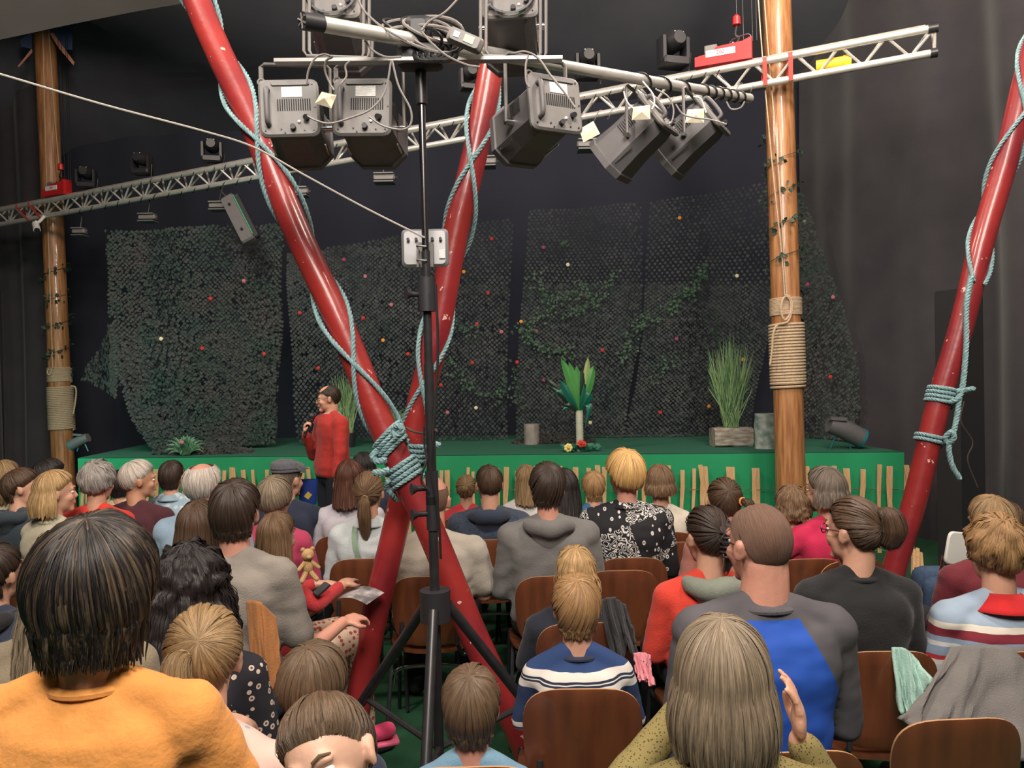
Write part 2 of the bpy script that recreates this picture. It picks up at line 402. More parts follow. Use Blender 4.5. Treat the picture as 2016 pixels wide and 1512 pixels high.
# paper flowers on nets
FL = [(677,511,'m'),(719,544,'p'),(590,616,'r'),(715,626,'r'),(754,670,'o'),(803,697,'r'),(626,725,'r'),(414,588,'r'),(480,553,'p'),(317,667,'c'),(398,686,'r'),(520,697,'r'),(968,470,'r'),
      (913,535,'o'),(961,577,'r'),(939,638,'r'),(987,653,'p'),(930,714,'r'),(937,803,'c'),(881,812,'p'),(1026,633,'o'),(1056,652,'m'),(1152,581,'m'),(1118,521,'c'),(1070,487,'m'),
      (1338,429,'o'),(1451,543,'c'),(1186,689,'r'),(1018,713,'r'),(1332,667,'m'),(1396,800,'o'),(1300,812,'r'),(1162,832,'c'),(1635,742,'r'),(1071,748,'m'),(1463,708,'o'),(868,758,'r'),(770,600,'p'),(1590,560,'m'),(1640,585,'p')]
FC = {'r': ('red', (.5, .03, .02)), 'm': ('magenta', (.35, .05, .14)), 'p': ('pink', (.5, .14, .2)), 'o': ('orange', (.75, .28, .03)), 'c': ('cream', (.75, .68, .42))}
seen = {}
for x, y, k in FL:
    nm, col = FC[k]; m = sm('paper_' + nm, col, rough=.8)
    b = MB(); c = at(x, y, backY(x) - .10)
    for q in range(7):
        a = q * 2 * PI / 6; r = .016 if q < 6 else 0
        b.ell((r * math.cos(a), -.006 * (q == 6), r * math.sin(a)), (.015, .011, .015), nu=6, nv=5)
    o = b.build('paper_flower', m); o.location = c; o.scale = (.78,) * 3
    near = 'left net' if x < 565 else 'wide middle net' if x < 1010 else 'net behind the palm' if x < 1265 else 'net left of the tall grass' if x < 1530 else 'net right of the wooden pole'
    lvl = 'high up' if y < 560 else 'at mid height' if y < 690 else 'low down'
    lab = f'{nm} paper flower {lvl} on the {near}'
    i = seen.get(lab, 0); seen[lab] = i + 1
    if i: lab += ', ' + ['', 'second from left', 'third from left', 'fourth from left', 'fifth from left'][i]
    tag(o, lab, 'paper flower', 'paper flowers on the nets')
# ------------------------------------------------------------ wooden king poles
def king(name, label, pts, Y, rad, rope_spec, seed):
    P = [at(x, y, Y) for x, y in pts]; base = P[0].copy()
    d = (P[0] - P[-1]); base = P[0] + d * ((0 - P[0].z) / d.z); top = P[-1] - d * ((7.6 - P[-1].z) / -d.z) * -1
    top = P[-1] + (P[-1] - P[0]) * ((7.05 - P[-1].z) / (P[-1].z - P[0].z))
    o = thing(name, label, 'pole', base); ax = top - base
    b = MB(); N = 60
    def fn(u, v):
        a = u * 2 * PI; r = rad * (1.06 - .10 * v) * (1 + .05 * noise.noise(V((math.cos(a) * 1.2, math.sin(a) * 1.2, v * 3 + seed))) + .02 * noise.noise(V((math.cos(a) * 5, math.sin(a) * 5, v * 6))))
        c = ax * v; return V((c.x + r * math.cos(a), c.y + r * math.sin(a), c.z))
    b.grid(fn, 28, N, closeu=True).build('trunk', m_wood, o)
    def cen(z): return ax * (z / ax.z)
    return o, base, cen
pr, prb, prc = king('wooden_pole', 'thick spruce pole on the right before the stage, ivy and beige rope round it', [(1557, 945), (1529, 0)], 6.75, .122, None, 2)
pleft, plb, plc = king('wooden_pole', 'thick spruce pole at the left edge beside the dark curtains', [(126, 940), (88, 60)], 10.4, .135, None, 5)
def zat(px, py, Y): return at(px, py, Y).z
def wrap(name, parent, cen, z0, z1, R, r, m, label=None, turns=None, n=6):
    turns = turns or int(abs(z1 - z0) / (2 * r)); pts = []
    rg = random.Random(turns)
    for k in range(turns * 20 + 1):
        a = k / 20 * 2 * PI; z = z0 + (z1 - z0) * k / (turns * 20); c = cen(z)
        rr = R + r * .8 + .002 * noise.noise(V((a * .7, z, 1)))
        pts.append((c.x + rr * math.cos(a), c.y + rr * math.sin(a), z))
    o = MB().tube(pts, r, n).build(name, m, parent)
    if label: o['label'] = label
    return o
Yr = 6.75
zz = lambda y: zat(1552, y, Yr)
def ropething(label, org): return thing('rope', label, 'rope', org)
ro = ropething('beige rope bound tightly in many turns round the right wooden pole', prb)
wrap('coil', ro, prc, zz(758), zz(638), .132, .0135, m_ropeb, turns=20)
wrap('thin_coil', ro, prc, zz(622), zz(588), .128, .0065, m_ropeb, turns=13)
wrap('loose_coil', ro, prc, zz(766), zz(752), .134, .011, m_ropeb, turns=2)
b = MB()
f_ = lambda x, y, dy=.16: at(x, y, Yr - dy) - prb
b.tube(bez([f_(1545, 580), f_(1556, 592), f_(1556, 615), f_(1546, 630), f_(1538, 615), f_(1541, 590), f_(1552, 582), f_(1560, 600), f_(1552, 632), f_(1530, 640), f_(1522, 660), f_(1520, 690), f_(1516, 718)], 6), .009, 6)
b.build('hanging_loop', m_ropeb, ro)
yo = at(1500, 0, Yr - .2)
for k, (x0, x1) in enumerate(((1490, 1545), (1502, 1549))):
    p = [at(x0, -200, Yr - .16), at(x0 + 3, 0, Yr - .16), at(x0 + 28, 300, Yr - .15), at(x1 - 6, 500, Yr - .14), at(x1, 585, Yr - .15)]
    tag(MB().tube([q for q in bez(p, 5)], .006, 5).build('halyard', m_ropeb), ['left-hand', 'right-hand'][k] + ' thin beige halyard running down the front of the right wooden pole', 'rope')
Yl = 10.4; zl = lambda y: zat(124, y, Yl)
ro = ropething('beige rope bound in many turns low on the left wooden pole', plb)
wrap('coil', ro, plc, zl(846), zl(762), .147, .012, m_ropeb, turns=24, n=5)
wrap('thin_coil', ro, plc, zl(752), zl(724), .142, .008, m_ropeb, turns=12, n=5)
g_ = lambda x, y, dy=.17: at(x, y, Yl - dy) - plb
MB().tube(bez([g_(140, 760), g_(148, 762), g_(150, 775), g_(147, 800), g_(144, 815)], 5), .011, 5).build('hanging_loop', m_ropeb, ro)
MB().tube(bez([g_(96, 726), g_(93, 733), g_(98, 738), g_(104, 726)], 5), .008, 5).build('knot', m_ropeb, ro)
for x0, x1, ex, wh in ((84, 104, 724, 'left-hand'), (96, 118, 350, 'right-hand')):
    tag(MB().tube(bez([at(x0, 60, Yl - .18), at((x0 * 1.3 + x1) / 2.3, (ex + 60) / 2, Yl - .18), at(x1, ex, Yl - .18)], 6), .007, 5).build('halyard', m_ropeb), wh + ' thin rope along the left wooden pole', 'rope')
# ivy round poles (helical)
def helixivy(label, base, cen, z0, z1, R, turns, seed, dens=70, s=.045, ph=0):
    rg = random.Random(seed); o = thing('ivy_garland', label, 'ivy', base); b = MB(); P = []
    for k in range(121):
        v = k / 120; z = lerp(z0, z1, v); a = v * turns * 2 * PI + ph; c = cen(z); rr = R + .012
        P.append(V((c.x + rr * math.cos(a), c.y + rr * math.sin(a), z)))
    MB().tube(P, .003, 4).build('vine_stem', m_ivyd, o)
    L = sum((P[i + 1] - P[i]).length for i in range(120))
    for _ in range(int(L * dens)):
        c = P[rg.randrange(120)].copy(); z = c.z; cc = cen(z); out = (c - V((cc.x, cc.y, z))).normalized()
        c += V((rg.gauss(0, .015), rg.gauss(0, .015), rg.gauss(0, .03))) + out * rg.uniform(0, .03)
        leaf(b, c, V((rg.uniform(-1, 1), rg.uniform(-1, 1), rg.uniform(-1, .3))), out + V((rg.uniform(-.4, .4),) * 3), s * rg.uniform(.7, 1.3))
    b.build('leaves', m_ivyd, o, smooth=False)['kind'] = 'stuff'
helixivy('dark ivy garland wound round the right wooden pole', prb, prc, zz(530), zz(265), .13, 4.2, 3, dens=36, ph=2)
helixivy('dark ivy garland wound round the left wooden pole', plb, plc, zl(735), zl(500), .14, 4.5, 4, s=.05, dens=42)

# ------------------------------------------------------------ red quarter poles with blue ropes
def redpole(label, top, bot, Yt, Yb, r=.073):
    A = at(*top, Yt); B = at(*bot, Yb); d = (A - B)
    B0 = B + d * ((0.0 - B.z) / d.z); A0 = B + d * ((5.6 - B.z) / d.z)
    o = thing('red_pole', label, 'pole', B0)
    N = 40
    b = MB().tube([(A0 - B0) * (k / N) + V((.006 * math.sin(k), 0, 0)) for k in range(N + 1)], [r] * (N + 1), 28)
    b.build('shaft', m_red, o)
    MB().tube([V((0, 0, .0)), V((0, 0, .03))], [.12, .10], 20).build('foot_plate', m_black, o)
    return o, B0, A0
p1, p1b, p1t = redpole('red painted pole leaning left at the top, in front of its crossing partner', (388, 0), (1006, 1412), 3.45, 3.2, r=.060)
p2, p2b, p2t = redpole('red painted pole leaning right at the top, behind its crossing partner', (997, 0), (700, 1400), 3.64, 3.44, r=.060)
p3, p3b, p3t = redpole('red painted pole leaning at the right edge of the picture', (2063, 0), (1760, 1130), 4.05, 4.05, r=.060)
def twist(mb, path, R, r, pitch=.07, n=5, strands=3):
    # dense resample
    P = [V(p) for p in path]; S = [0]
    for i in range(1, len(P)): S.append(S[-1] + (P[i] - P[i - 1]).length)
    N = max(int(S[-1] / (pitch / 7)), 8); xs = np.linspace(0, S[-1], N + 1)
    Q = [V([float(np.interp(x, S, [p[k] for p in P])) for k in range(3)]) for x in xs]
    u = None; fr = []
    for i in range(N + 1):
        t = (Q[min(i + 1, N)] - Q[max(i - 1, 0)]).normalized()
        if u is None: u = t.orthogonal().normalized()
        u = (u - t * u.dot(t)).normalized(); fr.append((u.copy(), t.cross(u)))
    for s_ in range(strands):
        pts = [Q[i] + fr[i][0] * (R * math.cos(xs[i] / pitch * 2 * PI + s_ * 2 * PI / strands)) + fr[i][1] * (R * math.sin(xs[i] / pitch * 2 * PI + s_ * 2 * PI / strands)) for i in range(N + 1)]
        mb.tube(pts, r, n)
def helix(B0, A0, z0, z1, rr, L, zc, sgn, seed=0, thf=-PI / 2):
    d = (A0 - B0).normalized(); u = V((1, 0, 0)); u = (u - d * u.dot(d)).normalized(); v = d.cross(u)
    if v.y < 0: v = -v
    out = []; k0 = (z0) / d.z; k1 = (z1) / d.z; sc_ = zc / d.z
    N = int(abs(k1 - k0) / .03)
    for i in range(N + 1):
        s = lerp(k0, k1, i / N); a = thf + sgn * 2 * PI * (s - sc_) / L + .25 * noise.noise(V((s * 1.5, seed, 0)))
        out.append(B0 + d * s + u * (rr * math.cos(a)) + v * (rr * math.sin(a)))
    return out
def coilknot(mb, B0, A0, zc, turns, R, rr, tilt=.0, sp=.0225):
    d = (A0 - B0).normalized(); u = V((1, 0, 0)); u = (u - d * u.dot(d)).normalized(); v = d.cross(u)
    if v.y < 0: v = -v
    pts = []
    for i in range(turns * 24 + 1):
        a = i / 24 * 2 * PI; s = (zc / d.z) + (i / 24 - turns / 2) * sp + tilt * math.cos(a) * R
        pts.append(B0 + d * s + u * (R * math.cos(a)) + v * (R * math.sin(a)))
    twist(mb, pts, rr * .5, rr * .58, pitch=.05); return pts
def ropes(label, B0, A0, r, crosspx, zlow, L, knots, Y, extra=()):
    o = thing('rope', label, 'rope', B0)
    zc = at(*crosspx, Y).z
    for k, sg in ((0, 1), (1, -1)):
        b = MB(); twist(b, [p - B0 for p in helix(B0, A0, zlow, 5.5, r + .008 + .004 * k, L, zc, sg, seed=k + zc)], .0052, .0062, pitch=.06)
        b.build('rope_strand', m_rope, o)
    for (px, py, turns, tilt) in knots:
        b = MB(); coilknot(b, B0, A0, at(px, py, Y).z, turns, r + .010, .0105, tilt)
        b2 = MB(); b2.v = [tuple(V(p) - B0) for p in b.v]; b2.f = b.f; b2.m = b.m
        b2.build('lashing', m_rope, o)
    for pts, nm in extra:
        b = MB(); twist(b, [V(p) - B0 for p in bez(pts, 8)], .007, .0085, pitch=.05); b.build(nm, m_rope, o)
    return o
d1 = (p1t - p1b); L1 = ((at(515, 290, 3.4) - at(705, 720, 3.34)).length)
ropes('pale turquoise rope spiralling up the front crossed red pole, lashed above the crossing', p1b, p1t, .060, (705, 720), zat(780, 925, 3.260), L1, [(762, 872, 4, .35), (787, 932, 4, .12)], 3.30,
      [([at(775, 845, 3.180), at(785, 838, 3.150), at(792, 848, 3.150), at(782, 858, 3.160), at(772, 850, 3.170)], 'knot'), ([at(765, 925, 3.200), at(750, 930, 3.200), at(735, 930, 3.200)], 'rope_end'),
       ([at(765, 945, 3.220), at(762, 960, 3.250), at(772, 972, 3.260), at(780, 985, 3.300)], 'loose_loop'), ([at(745, 885, 3.250), at(733, 898, 3.230), at(742, 908, 3.230), at(760, 905, 3.220)], 'loose_loop')])
ropes('pale turquoise rope spiralling up the rear crossed red pole', p2b, p2t, .060, (853, 765), zat(820, 880, 3.530), L1, [(812, 893, 4, .05)], 3.52,
      [([at(835, 885, 3.480), at(848, 880, 3.460), at(858, 875, 3.450), at(866, 876, 3.450)], 'rope_end')])
L3 = (at(1995, 150, 3.250) - at(1890, 560, 3.250)).length
ropes('pale turquoise rope spiralling up the red pole at the right edge, frayed end hanging', p3b, p3t, .060, (1975, 225), zat(1912, 560, 4.05), L3 * 1.1, [(1852, 780, 4, -.02), (1835, 865, 2, -.05)], 4.05,
      [([at(1912, 545, 3.98), at(1903, 600, 3.96), at(1902, 680, 3.96), at(1895, 760, 3.96), at(1885, 785, 3.96), at(1870, 790, 3.99)], 'hanging_length'),
       ([at(1890, 770, 3.96), at(1884, 820, 3.97), at(1875, 860, 3.96), at(1868, 880, 3.96), at(1874, 915, 3.96), at(1890, 943, 3.96)], 'frayed_tail'),
       ([at(1860, 862, 3.96), at(1872, 850, 3.94), at(1878, 862, 3.94), at(1866, 872, 3.96), at(1860, 860, 3.96)], 'knot'), ([at(1885, 770, 3.96), at(1900, 768, 3.96), at(1918, 765, 3.96)], 'rope_end')])

# ------------------------------------------------------------ main truss
TA = at(1838, 64, 6.1); TB = at(-60, 430, 10.5)
td = (TB - TA).normalized(); tn = V((td.y, -td.x, 0)).normalized()
if tn.y > 0: tn = -tn
TL = (TB - TA).length
tr = thing('lighting_truss', 'long aluminium lattice truss crossing the whole scene below the tent roof', 'truss', TA)
def toff(k): return {'a': tn * .09 + V((0, 0, 0)), 'b': -tn * .08 + V((0, 0, .075)), 'c': tn * .04 + V((0, 0, -.175))}[k]
for k, nm in (('a', 'upper_chord'), ('b', 'upper_chord'), ('c', 'lower_chord')):
    MB().tube([toff(k), toff(k) + td * TL], .031, 14).build(nm, m_alu, tr)
bm_ = None; nseg = 34
dm = MB().tube([V((0, 0, 0)), V((0, 0, 1))], .0115, 6)
dmesh = None
def brace(a, c):
    global dmesh
    d = c - a
    if dmesh is None:
        o = dm.build('brace', m_alu, tr); dmesh = o.data
    else:
        o = bpy.data.objects.new('brace', dmesh); C.objects.link(o); o.parent = tr
    o.location = a; o.rotation_euler = d.to_track_quat('Z', 'Y').to_euler(); o.scale = (1, 1, d.length)
seg = TL / nseg
for i in range(nseg):
    s0, s1 = i * seg, (i + 1) * seg; sm_ = (s0 + s1) / 2
    brace(toff('a') + td * s0, toff('c') + td * sm_); brace(toff('c') + td * sm_, toff('a') + td * s1)
    brace(toff('b') + td * s0, toff('c') + td * sm_); brace(toff('c') + td * sm_, toff('b') + td * s1)
    if i % 2 == 0: brace(toff('a') + td * s0, toff('b') + td * s1)
for i, k in enumerate('ab'):
    MB().tube([toff(k) - td * .02, toff(k) + td * .05], .038, 12).build('end_cap', m_black, tr)
MB().tube([toff('c') - td * .02, toff('c') + td * .03], .038, 12).build('end_cap', m_black, tr)
brace(toff('a'), toff('c')); brace(toff('b'), toff('c'))
def onT(px, k='a'):   # point of the chord at photograph column px
    best = None
    for q in range(401):
        p = TA + toff(k) + td * (TL * q / 400); d = p - CAM
        xx = 1008 + F * d.dot(crt) / d.dot(fwd)
        if best is None or abs(xx - px) < best[0]: best = (abs(xx - px), p)
    return best[1]
# red straps round truss and pole
def strap(label, px, dx=0, w=.035):
    a, b_, c = onT(px, 'a'), onT(px, 'b'), onT(px + dx, 'c')
    b = MB(); loop = [a + V((0, -.03, .02)), b_ + V((0, .02, .03)), b_ + V((0, .03, -.02)), c + V((0, .03, -.02)), c + V((0, -.03, -.02)), a + V((0, -.035, -.02))]
    vs = []
    for p in loop: vs += [p - td * w / 2, p + td * w / 2]
    n_ = len(loop); fs = [(2 * i, 2 * i + 1, (2 * i + 3) % (2 * n_), (2 * i + 2) % (2 * n_)) for i in range(n_)]
    o = b.add(vs, fs).build('webbing_strap', m_strap, smooth=False); s_ = o.modifiers.new('s', 'SOLIDIFY'); s_.thickness = .003
    tag(o, label, 'strap', 'red straps on the truss')
strap('red webbing strap round the truss, left side of the right wooden pole', 1503, 4)
strap('red webbing strap round the truss, right side of the right wooden pole', 1556, 2)
strap('red webbing strap round the truss at its left end', 36, 24)
strap('red webbing strap round the truss just left of the left wooden pole', 60, 22)
# winches
def textmesh(s, size, m, parent, loc, rot, ext=.0008):
    c = bpy.data.curves.new('txt', 'FONT'); c.body = s; c.size = size; c.extrude = ext; c.align_x = 'CENTER'; c.align_y = 'CENTER'
    o = bpy.data.objects.new('txt', c); C.objects.link(o)
    dg = bpy.context.evaluated_depsgraph_get(); dg.update()
    me = bpy.data.meshes.new_from_object(o.evaluated_get(dg)); bpy.data.objects.remove(o)
    me.materials.clear(); me.materials.append(m)
    q = bpy.data.objects.new('lettering', me); C.objects.link(q); q.parent = parent; q.location = loc; q.rotation_euler = rot
    return q
ang_t = math.atan2(-td.y, -td.x)
def winch(label, px, sx, text, mainw=.48):
    p = onT(px, 'a').lerp(onT(px, 'b'), .5) + V((0, 0, .03))
    o = thing('chain_hoist', label, 'winch', p, ang_t); tilt = Ry(0)
    h = .15; w_ = mainw
    prof = [(-w_ / 2, 0), (w_ / 2, 0), (w_ / 2, h * 1.25), (w_ * .34, h * 1.05), (-w_ * .12, h * .98), (-w_ * .2, h * .7), (-w_ / 2, h * .55)]
    vs = [(x, y, z) for y in (-.06, .06) for x, z in prof]; n_ = len(prof)
    fs = [tuple(range(n_)), tuple(range(2 * n_ - 1, n_ - 1, -1))] + [(i + n_, (i + 1) % n_ + n_, (i + 1) % n_, i) for i in range(n_)]
    MB().add(vs, fs).build('casing', m_winch, o, smooth=False)
    MB().box((-.02 * sx, -.063, h * .62), (w_ * .52, .006, h * .38)).build('label_plate', m_label, o, smooth=False)
    textmesh(text, h * .30, sm('ink_red', (.5, .03, .03)), o, (-.02 * sx, -.067, h * .62), (PI / 2, 0, 0))
    MB().rbox((-w_ * .22, .0, h * 1.0), (.11, .07, .07)).build('motor_box', m_grey, o)
    MB().tube(bez([V((w_ * .12, 0, h)), V((w_ * .15, 0, h * 1.35)), V((w_ * .42, 0, h * 1.55)), V((w_ * .5, 0, h * 1.3))], 5), .006, 6).build('handle', m_chrome, o)
    hx = w_ * .24
    MB().tube([V((hx, -.01, h * 2.15)), V((hx, -.01, h * 2.6)), V((hx, -.01, h * 2.75))], [.035, .033, .012], 14).build('hook_block', m_winch, o)
    MB().tube(bez([V((hx, -.01, h * 2.15)), V((hx - .01, -.02, h * 1.6)), V((hx + .02, -.03, h * 1.3)), V((hx - .015, -.05, h * .95)), V((hx - .03, -.05, h * 1.1))], 6), .009, 7).build('hook', m_chrome, o)
    for q in (hx, hx + .055, hx + .13, hx + .165):
        MB().tube([V((q, 0, h * (2.7 if q == hx else 1.1))), V((q - .02, .02, 2.2 if p.z < 5 else 1.6))], .003, 5).build('steel_cable', m_chrome, o)
    return o
winch('large red electric hoist on the truss beside the right wooden pole', 1425, 1, '200')
winch('small red electric hoist on the truss in front of the left wooden pole', 112, 1, '200', .40)
# cables wound on truss
rg = random.Random(9)
def squiggle(label, pxs, k='a', R=.04, turns=10, m=m_cablek, r=.0045, name='cable'):
    a, c = onT(pxs[0], k), onT(pxs[1], k); pts = []
    N = turns * 10
    for i in range(N + 1):
        t = i / N; q = a.lerp(c, t); an = t * turns * 2 * PI + 1.5 * noise.noise(V((t * 7, R * 100, 0)))
        rr = R * (.8 + .6 * abs(noise.noise(V((t * 11, 3, R)))))
        q = q + tn * (rr * math.cos(an)) + V((0, 0, -.012 + rr * math.sin(an) * 1.1)); pts.append(q)
    o = MB().tube(pts, r, 5).build(name, m, origin=a) if False else MB().tube(pts, r, 5).build(name, m)
    return tag(o, label, 'cable')
squiggle('black cable coiled loosely round the truss near the left hoist', (150, 470), 'a', .032, 16)
squiggle('black cable coiled round the lower truss chord between hoist and left red pole', (140, 500), 'c', .035, 14)
squiggle('black cable coiled round the truss between the crossed poles', (560, 960), 'a', .032, 14)
squiggle('black cable coiled round the truss left of the large hoist', (1150, 1420), 'a', .033, 10)
squiggle('grey cable tangle on the lower chord right of centre', (1120, 1480), 'c', .05, 12, m_cable, .004)
def cable(label, pts, Y, m=m_cable, r=.0045, n=8):
    P = [at(x, y, Y if len(q) == 0 else q[0]) for x, y, *q in pts]
    return tag(MB().tube(bez(P, n), r, 6).build('cable', m), label, 'cable')
# yellow tube in truss
o = thing('yellow_tube', 'short yellow plastic tube lying inside the truss right of the wooden pole', 'tube', onT(1642, 'c') + V((0, .03, .075)), ang_t)
MB().tube([(-.13, 0, 0), (.08, 0, 0)], .045, 16).build('casing', m_yellow, o); MB().tube([(.08, 0, 0), (.14, 0, 0)], .052, 16).build('collar', m_yellow, o)
# white camera
pc = onT(84, 'c') + V((0, -.05, -.08))
o = thing('security_camera', 'white bullet camera hanging under the truss at the left wooden pole', 'camera', pc)
MB().tube(bez([V((.06, 0, .08)), V((.0, -.02, 0)), V((-.04, -.03, .0))], 5), .02, 8).build('bracket', m_white, o)
MB().tube([V((-.06, 0, -.02)), V((.02, -.10, -.12))], .042, 14).build('housing', m_white, o); MB().tube([V((.02, -.10, -.12)), V((.03, -.112, -.135))], .034, 14).build('lens', m_blackm, o)

# ------------------------------------------------------------ small floods under truss, moving heads on truss
def parlite(label, px, py, Y, w_=.2, rz=0., grp='flood lights under the truss'):
    p = at(px, py, Y); o = thing('flood_light', label, 'light', p, rz, grp)
    MB().rbox((0, 0, 0), (w_, .10, .055), .012).build('housing', m_grey, o)
    MB().rbox((0, -.0, -.052), (w_ * .96, .16, .014), .005).build('barn_door', m_greyd, o)
    MB().rbox((0, -.02, .034), (w_ * .96, .12, .012), .005).build('cooling_fin', m_grey, o)
    MB().tube([V((-w_ * .1, .03, .03)), V((0, .04, .14)), V((0, .06, .24))], .008, 6).build('yoke', m_black, o)
    MB().tube([V((w_ * .5, 0, 0)), V((w_ * .62, 0, .0))], .010, 8).build('knob', m_chrome, o)
def tY(px): return onT(px, 'c').y
parlite('small grey flood light nearest the left wooden pole', 157, 456, tY(157), .16)
parlite('small grey flood light, second from the left under the truss', 291, 428, tY(291), .20)
parlite('small grey flood light beside the dark LED bar', 432, 405, tY(432), .22)
parlite('small grey flood light just right of the left red pole', 590, 377, tY(590), .20)
parlite('small grey flood light left of the black stand', 757, 350, tY(757), .22)
parlite('small grey flood light half hidden by the rear red pole', 958, 318, tY(958), .19)
parlite('small grey flood light right of centre, below the lattice', 1161, 285, tY(1161), .24)
def movinghead(label, px, py, Y, s=1.):
    p = at(px, py, Y); o = thing('moving_head', label, 'light', p, random.Random(px).uniform(-.3, .3), 'black moving heads on the truss')
    MB().rbox((0, 0, -.13 * s), (.22 * s, .16 * s, .06 * s), .015).build('base', m_blackm, o)
    for q in (-1, 1): MB().rbox((q * .10 * s, 0, -.03 * s), (.03 * s, .12 * s, .2 * s), .01).build('yoke_arm', m_blackm, o)
    MB().tube([V((0, -.12 * s, .03 * s)), V((0, -.04 * s, .03 * s)), V((0, .10 * s, .05 * s)), V((0, .12 * s, .05 * s))], [.05 * s, .085 * s, .085 * s, .06 * s], 16).build('head', m_blackm, o)
    for k in range(2): MB().box((.0, -.105 * s + .02 * k, .075 * s - .045 * k), (.08 * s, .004, .008), Rx(-.3)).build('reflective_label', m_label, o, smooth=False)
    MB().tube(bez([V((.08 * s, .02, -.12 * s)), V((.14 * s, -.03, -.05)), V((.12 * s, -.02, -.22 * s))], 5), .006, 5).build('power_cable', m_cablek, o)
movinghead('black moving head light on the truss beside the left hoist', 170, 345, tY(170) + .1)
movinghead('black moving head light, second from left on the truss', 280, 318, tY(280) + .1)
movinghead('black moving head light left of the left red pole', 417, 292, tY(417) + .1)
movinghead('black moving head light between the two crossed poles, behind the cross bar', 925, 150, 6.6, .8)
movinghead('black moving head light right of the flood on the cross bar', 1156, 122, tY(1156) + .1)
movinghead('large black moving head light left of the large red hoist', 1325, 92, tY(1325) + .1, 1.15)
# dark LED bar hanging
p = at(470, 432, tY(470) - .05)
o = thing('led_bar', 'long dark LED bar hanging tilted below the truss, green light strip', 'light', p, 0, R=Ry(math.radians(152)) @ Rx(.2))
MB().rbox((0, 0, 0), (.15, .12, .62), .02).build('housing', m_greyd, o); MB().rbox((-.10, .02, 0), (.05, .07, .60), .015).build('fin', m_blackm, o)
MB().box((-.082, -.062, 0), (.008, .004, .54)).build('light_strip', mat('led_green', (.02, .3, .12), .4, emit=((.02, .35, .15), .25)), o, smooth=False)
for q in (-.18, .16): MB().tube([V((0, -.06, q)), V((0, -.085, q))], .014, 8).build('knob', m_black, o)
MB().tube(bez([V((0, 0, -.3)), V((.03, 0, -.40)), V((-.02, .02, -.48))], 4), .012, 6).build('clamp', m_chrome, o)

# ------------------------------------------------------------ stand with T bar and fixtures
YS = 2.72
sb = onz(866, 1492, 0); sb = at(866, 1492, YS); sb.z = 0
stt = thing('lighting_stand', 'black tripod stand rising in the centre between the crossed red poles', 'stand', sb)
top = at(828, 128, YS)
q = lambda x, y, dy=0.: at(x, y, YS + dy) - sb
def axis(z): return (top - sb) * (z / top.z)
MB().tube([axis(0.06), axis(1.80)], .0175, 20).build('outer_tube', m_black, stt)
MB().tube([axis(1.78), axis(2.2)], .015, 20).build('inner_tube', m_black, stt)
MB().tube([axis(2.15), axis(top.z - .12)], .0125, 20).build('top_tube', sm('steel_dark_chrome', (.25, .25, .26), rough=.22, metal=1.), stt)
MB().tube([axis(top.z - .14), axis(top.z + .02)], .021, 16).build('spigot', m_black, stt)
for z, w_ in ((q(845, 580).z, .033), (q(855, 960).z, .023), (q(855, 1010).z, .023)):
    MB().tube([axis(z - .06), axis(z + .06)], w_, 16).build('collar', m_blackm, stt)
    MB().tube([axis(z), axis(z) + V((-.05, -.02, .0)), axis(z) + V((-.07, -.03, 0))], [.010, .010, .022], 10).build('clamp_knob', m_blackm, stt)
hub = axis(.93)
MB().tube([hub - V((0, 0, .05)), hub + V((0, 0, .06))], .055, 16).build('hub', m_blackm, stt)
for i, (fx, fy) in enumerate(((-.62, .60), (.60, .42), (-.02, -.62))):
    foot = V((fx, fy, .015))
    MB().tube([hub + V((fx, fy, 0)).normalized() * .05, foot], .019, 12).build('leg', m_black, stt)
    mid = hub.lerp(foot, .5); MB().tube([axis(.42), mid], .012, 8).build('brace', m_black, stt)
    MB().tube([foot - V((0, 0, .015)), foot + V((0, 0, .03))], .028, 10).build('rubber_foot', m_blackm, stt)
# T bar tube
ta = at(612, 44, 2.4); tb = at(1476, 194, 4.2)
tbar = thing('aluminium_tube', 'thick aluminium cross tube on the stand, black plastic caps, pointing at the camera', 'tube', ta)
MB().tube([V((0, 0, 0)), tb - ta], .0245, 24).build('tube_body', m_alu, tbar)
dd = (tb - ta).normalized(); MB().tube([-dd * .03, dd * .04], .0275, 20).build('end_cap', m_blackm, tbar)
cs = dd.orthogonal().normalized(); 
for k in range(6):
    a = k * PI / 3; c2 = dd.cross(cs); MB().tube([-dd * .03, -dd * .032 + (cs * math.cos(a) + c2 * math.sin(a)) * .023], .003, 4).build('spoke', m_grey, tbar)
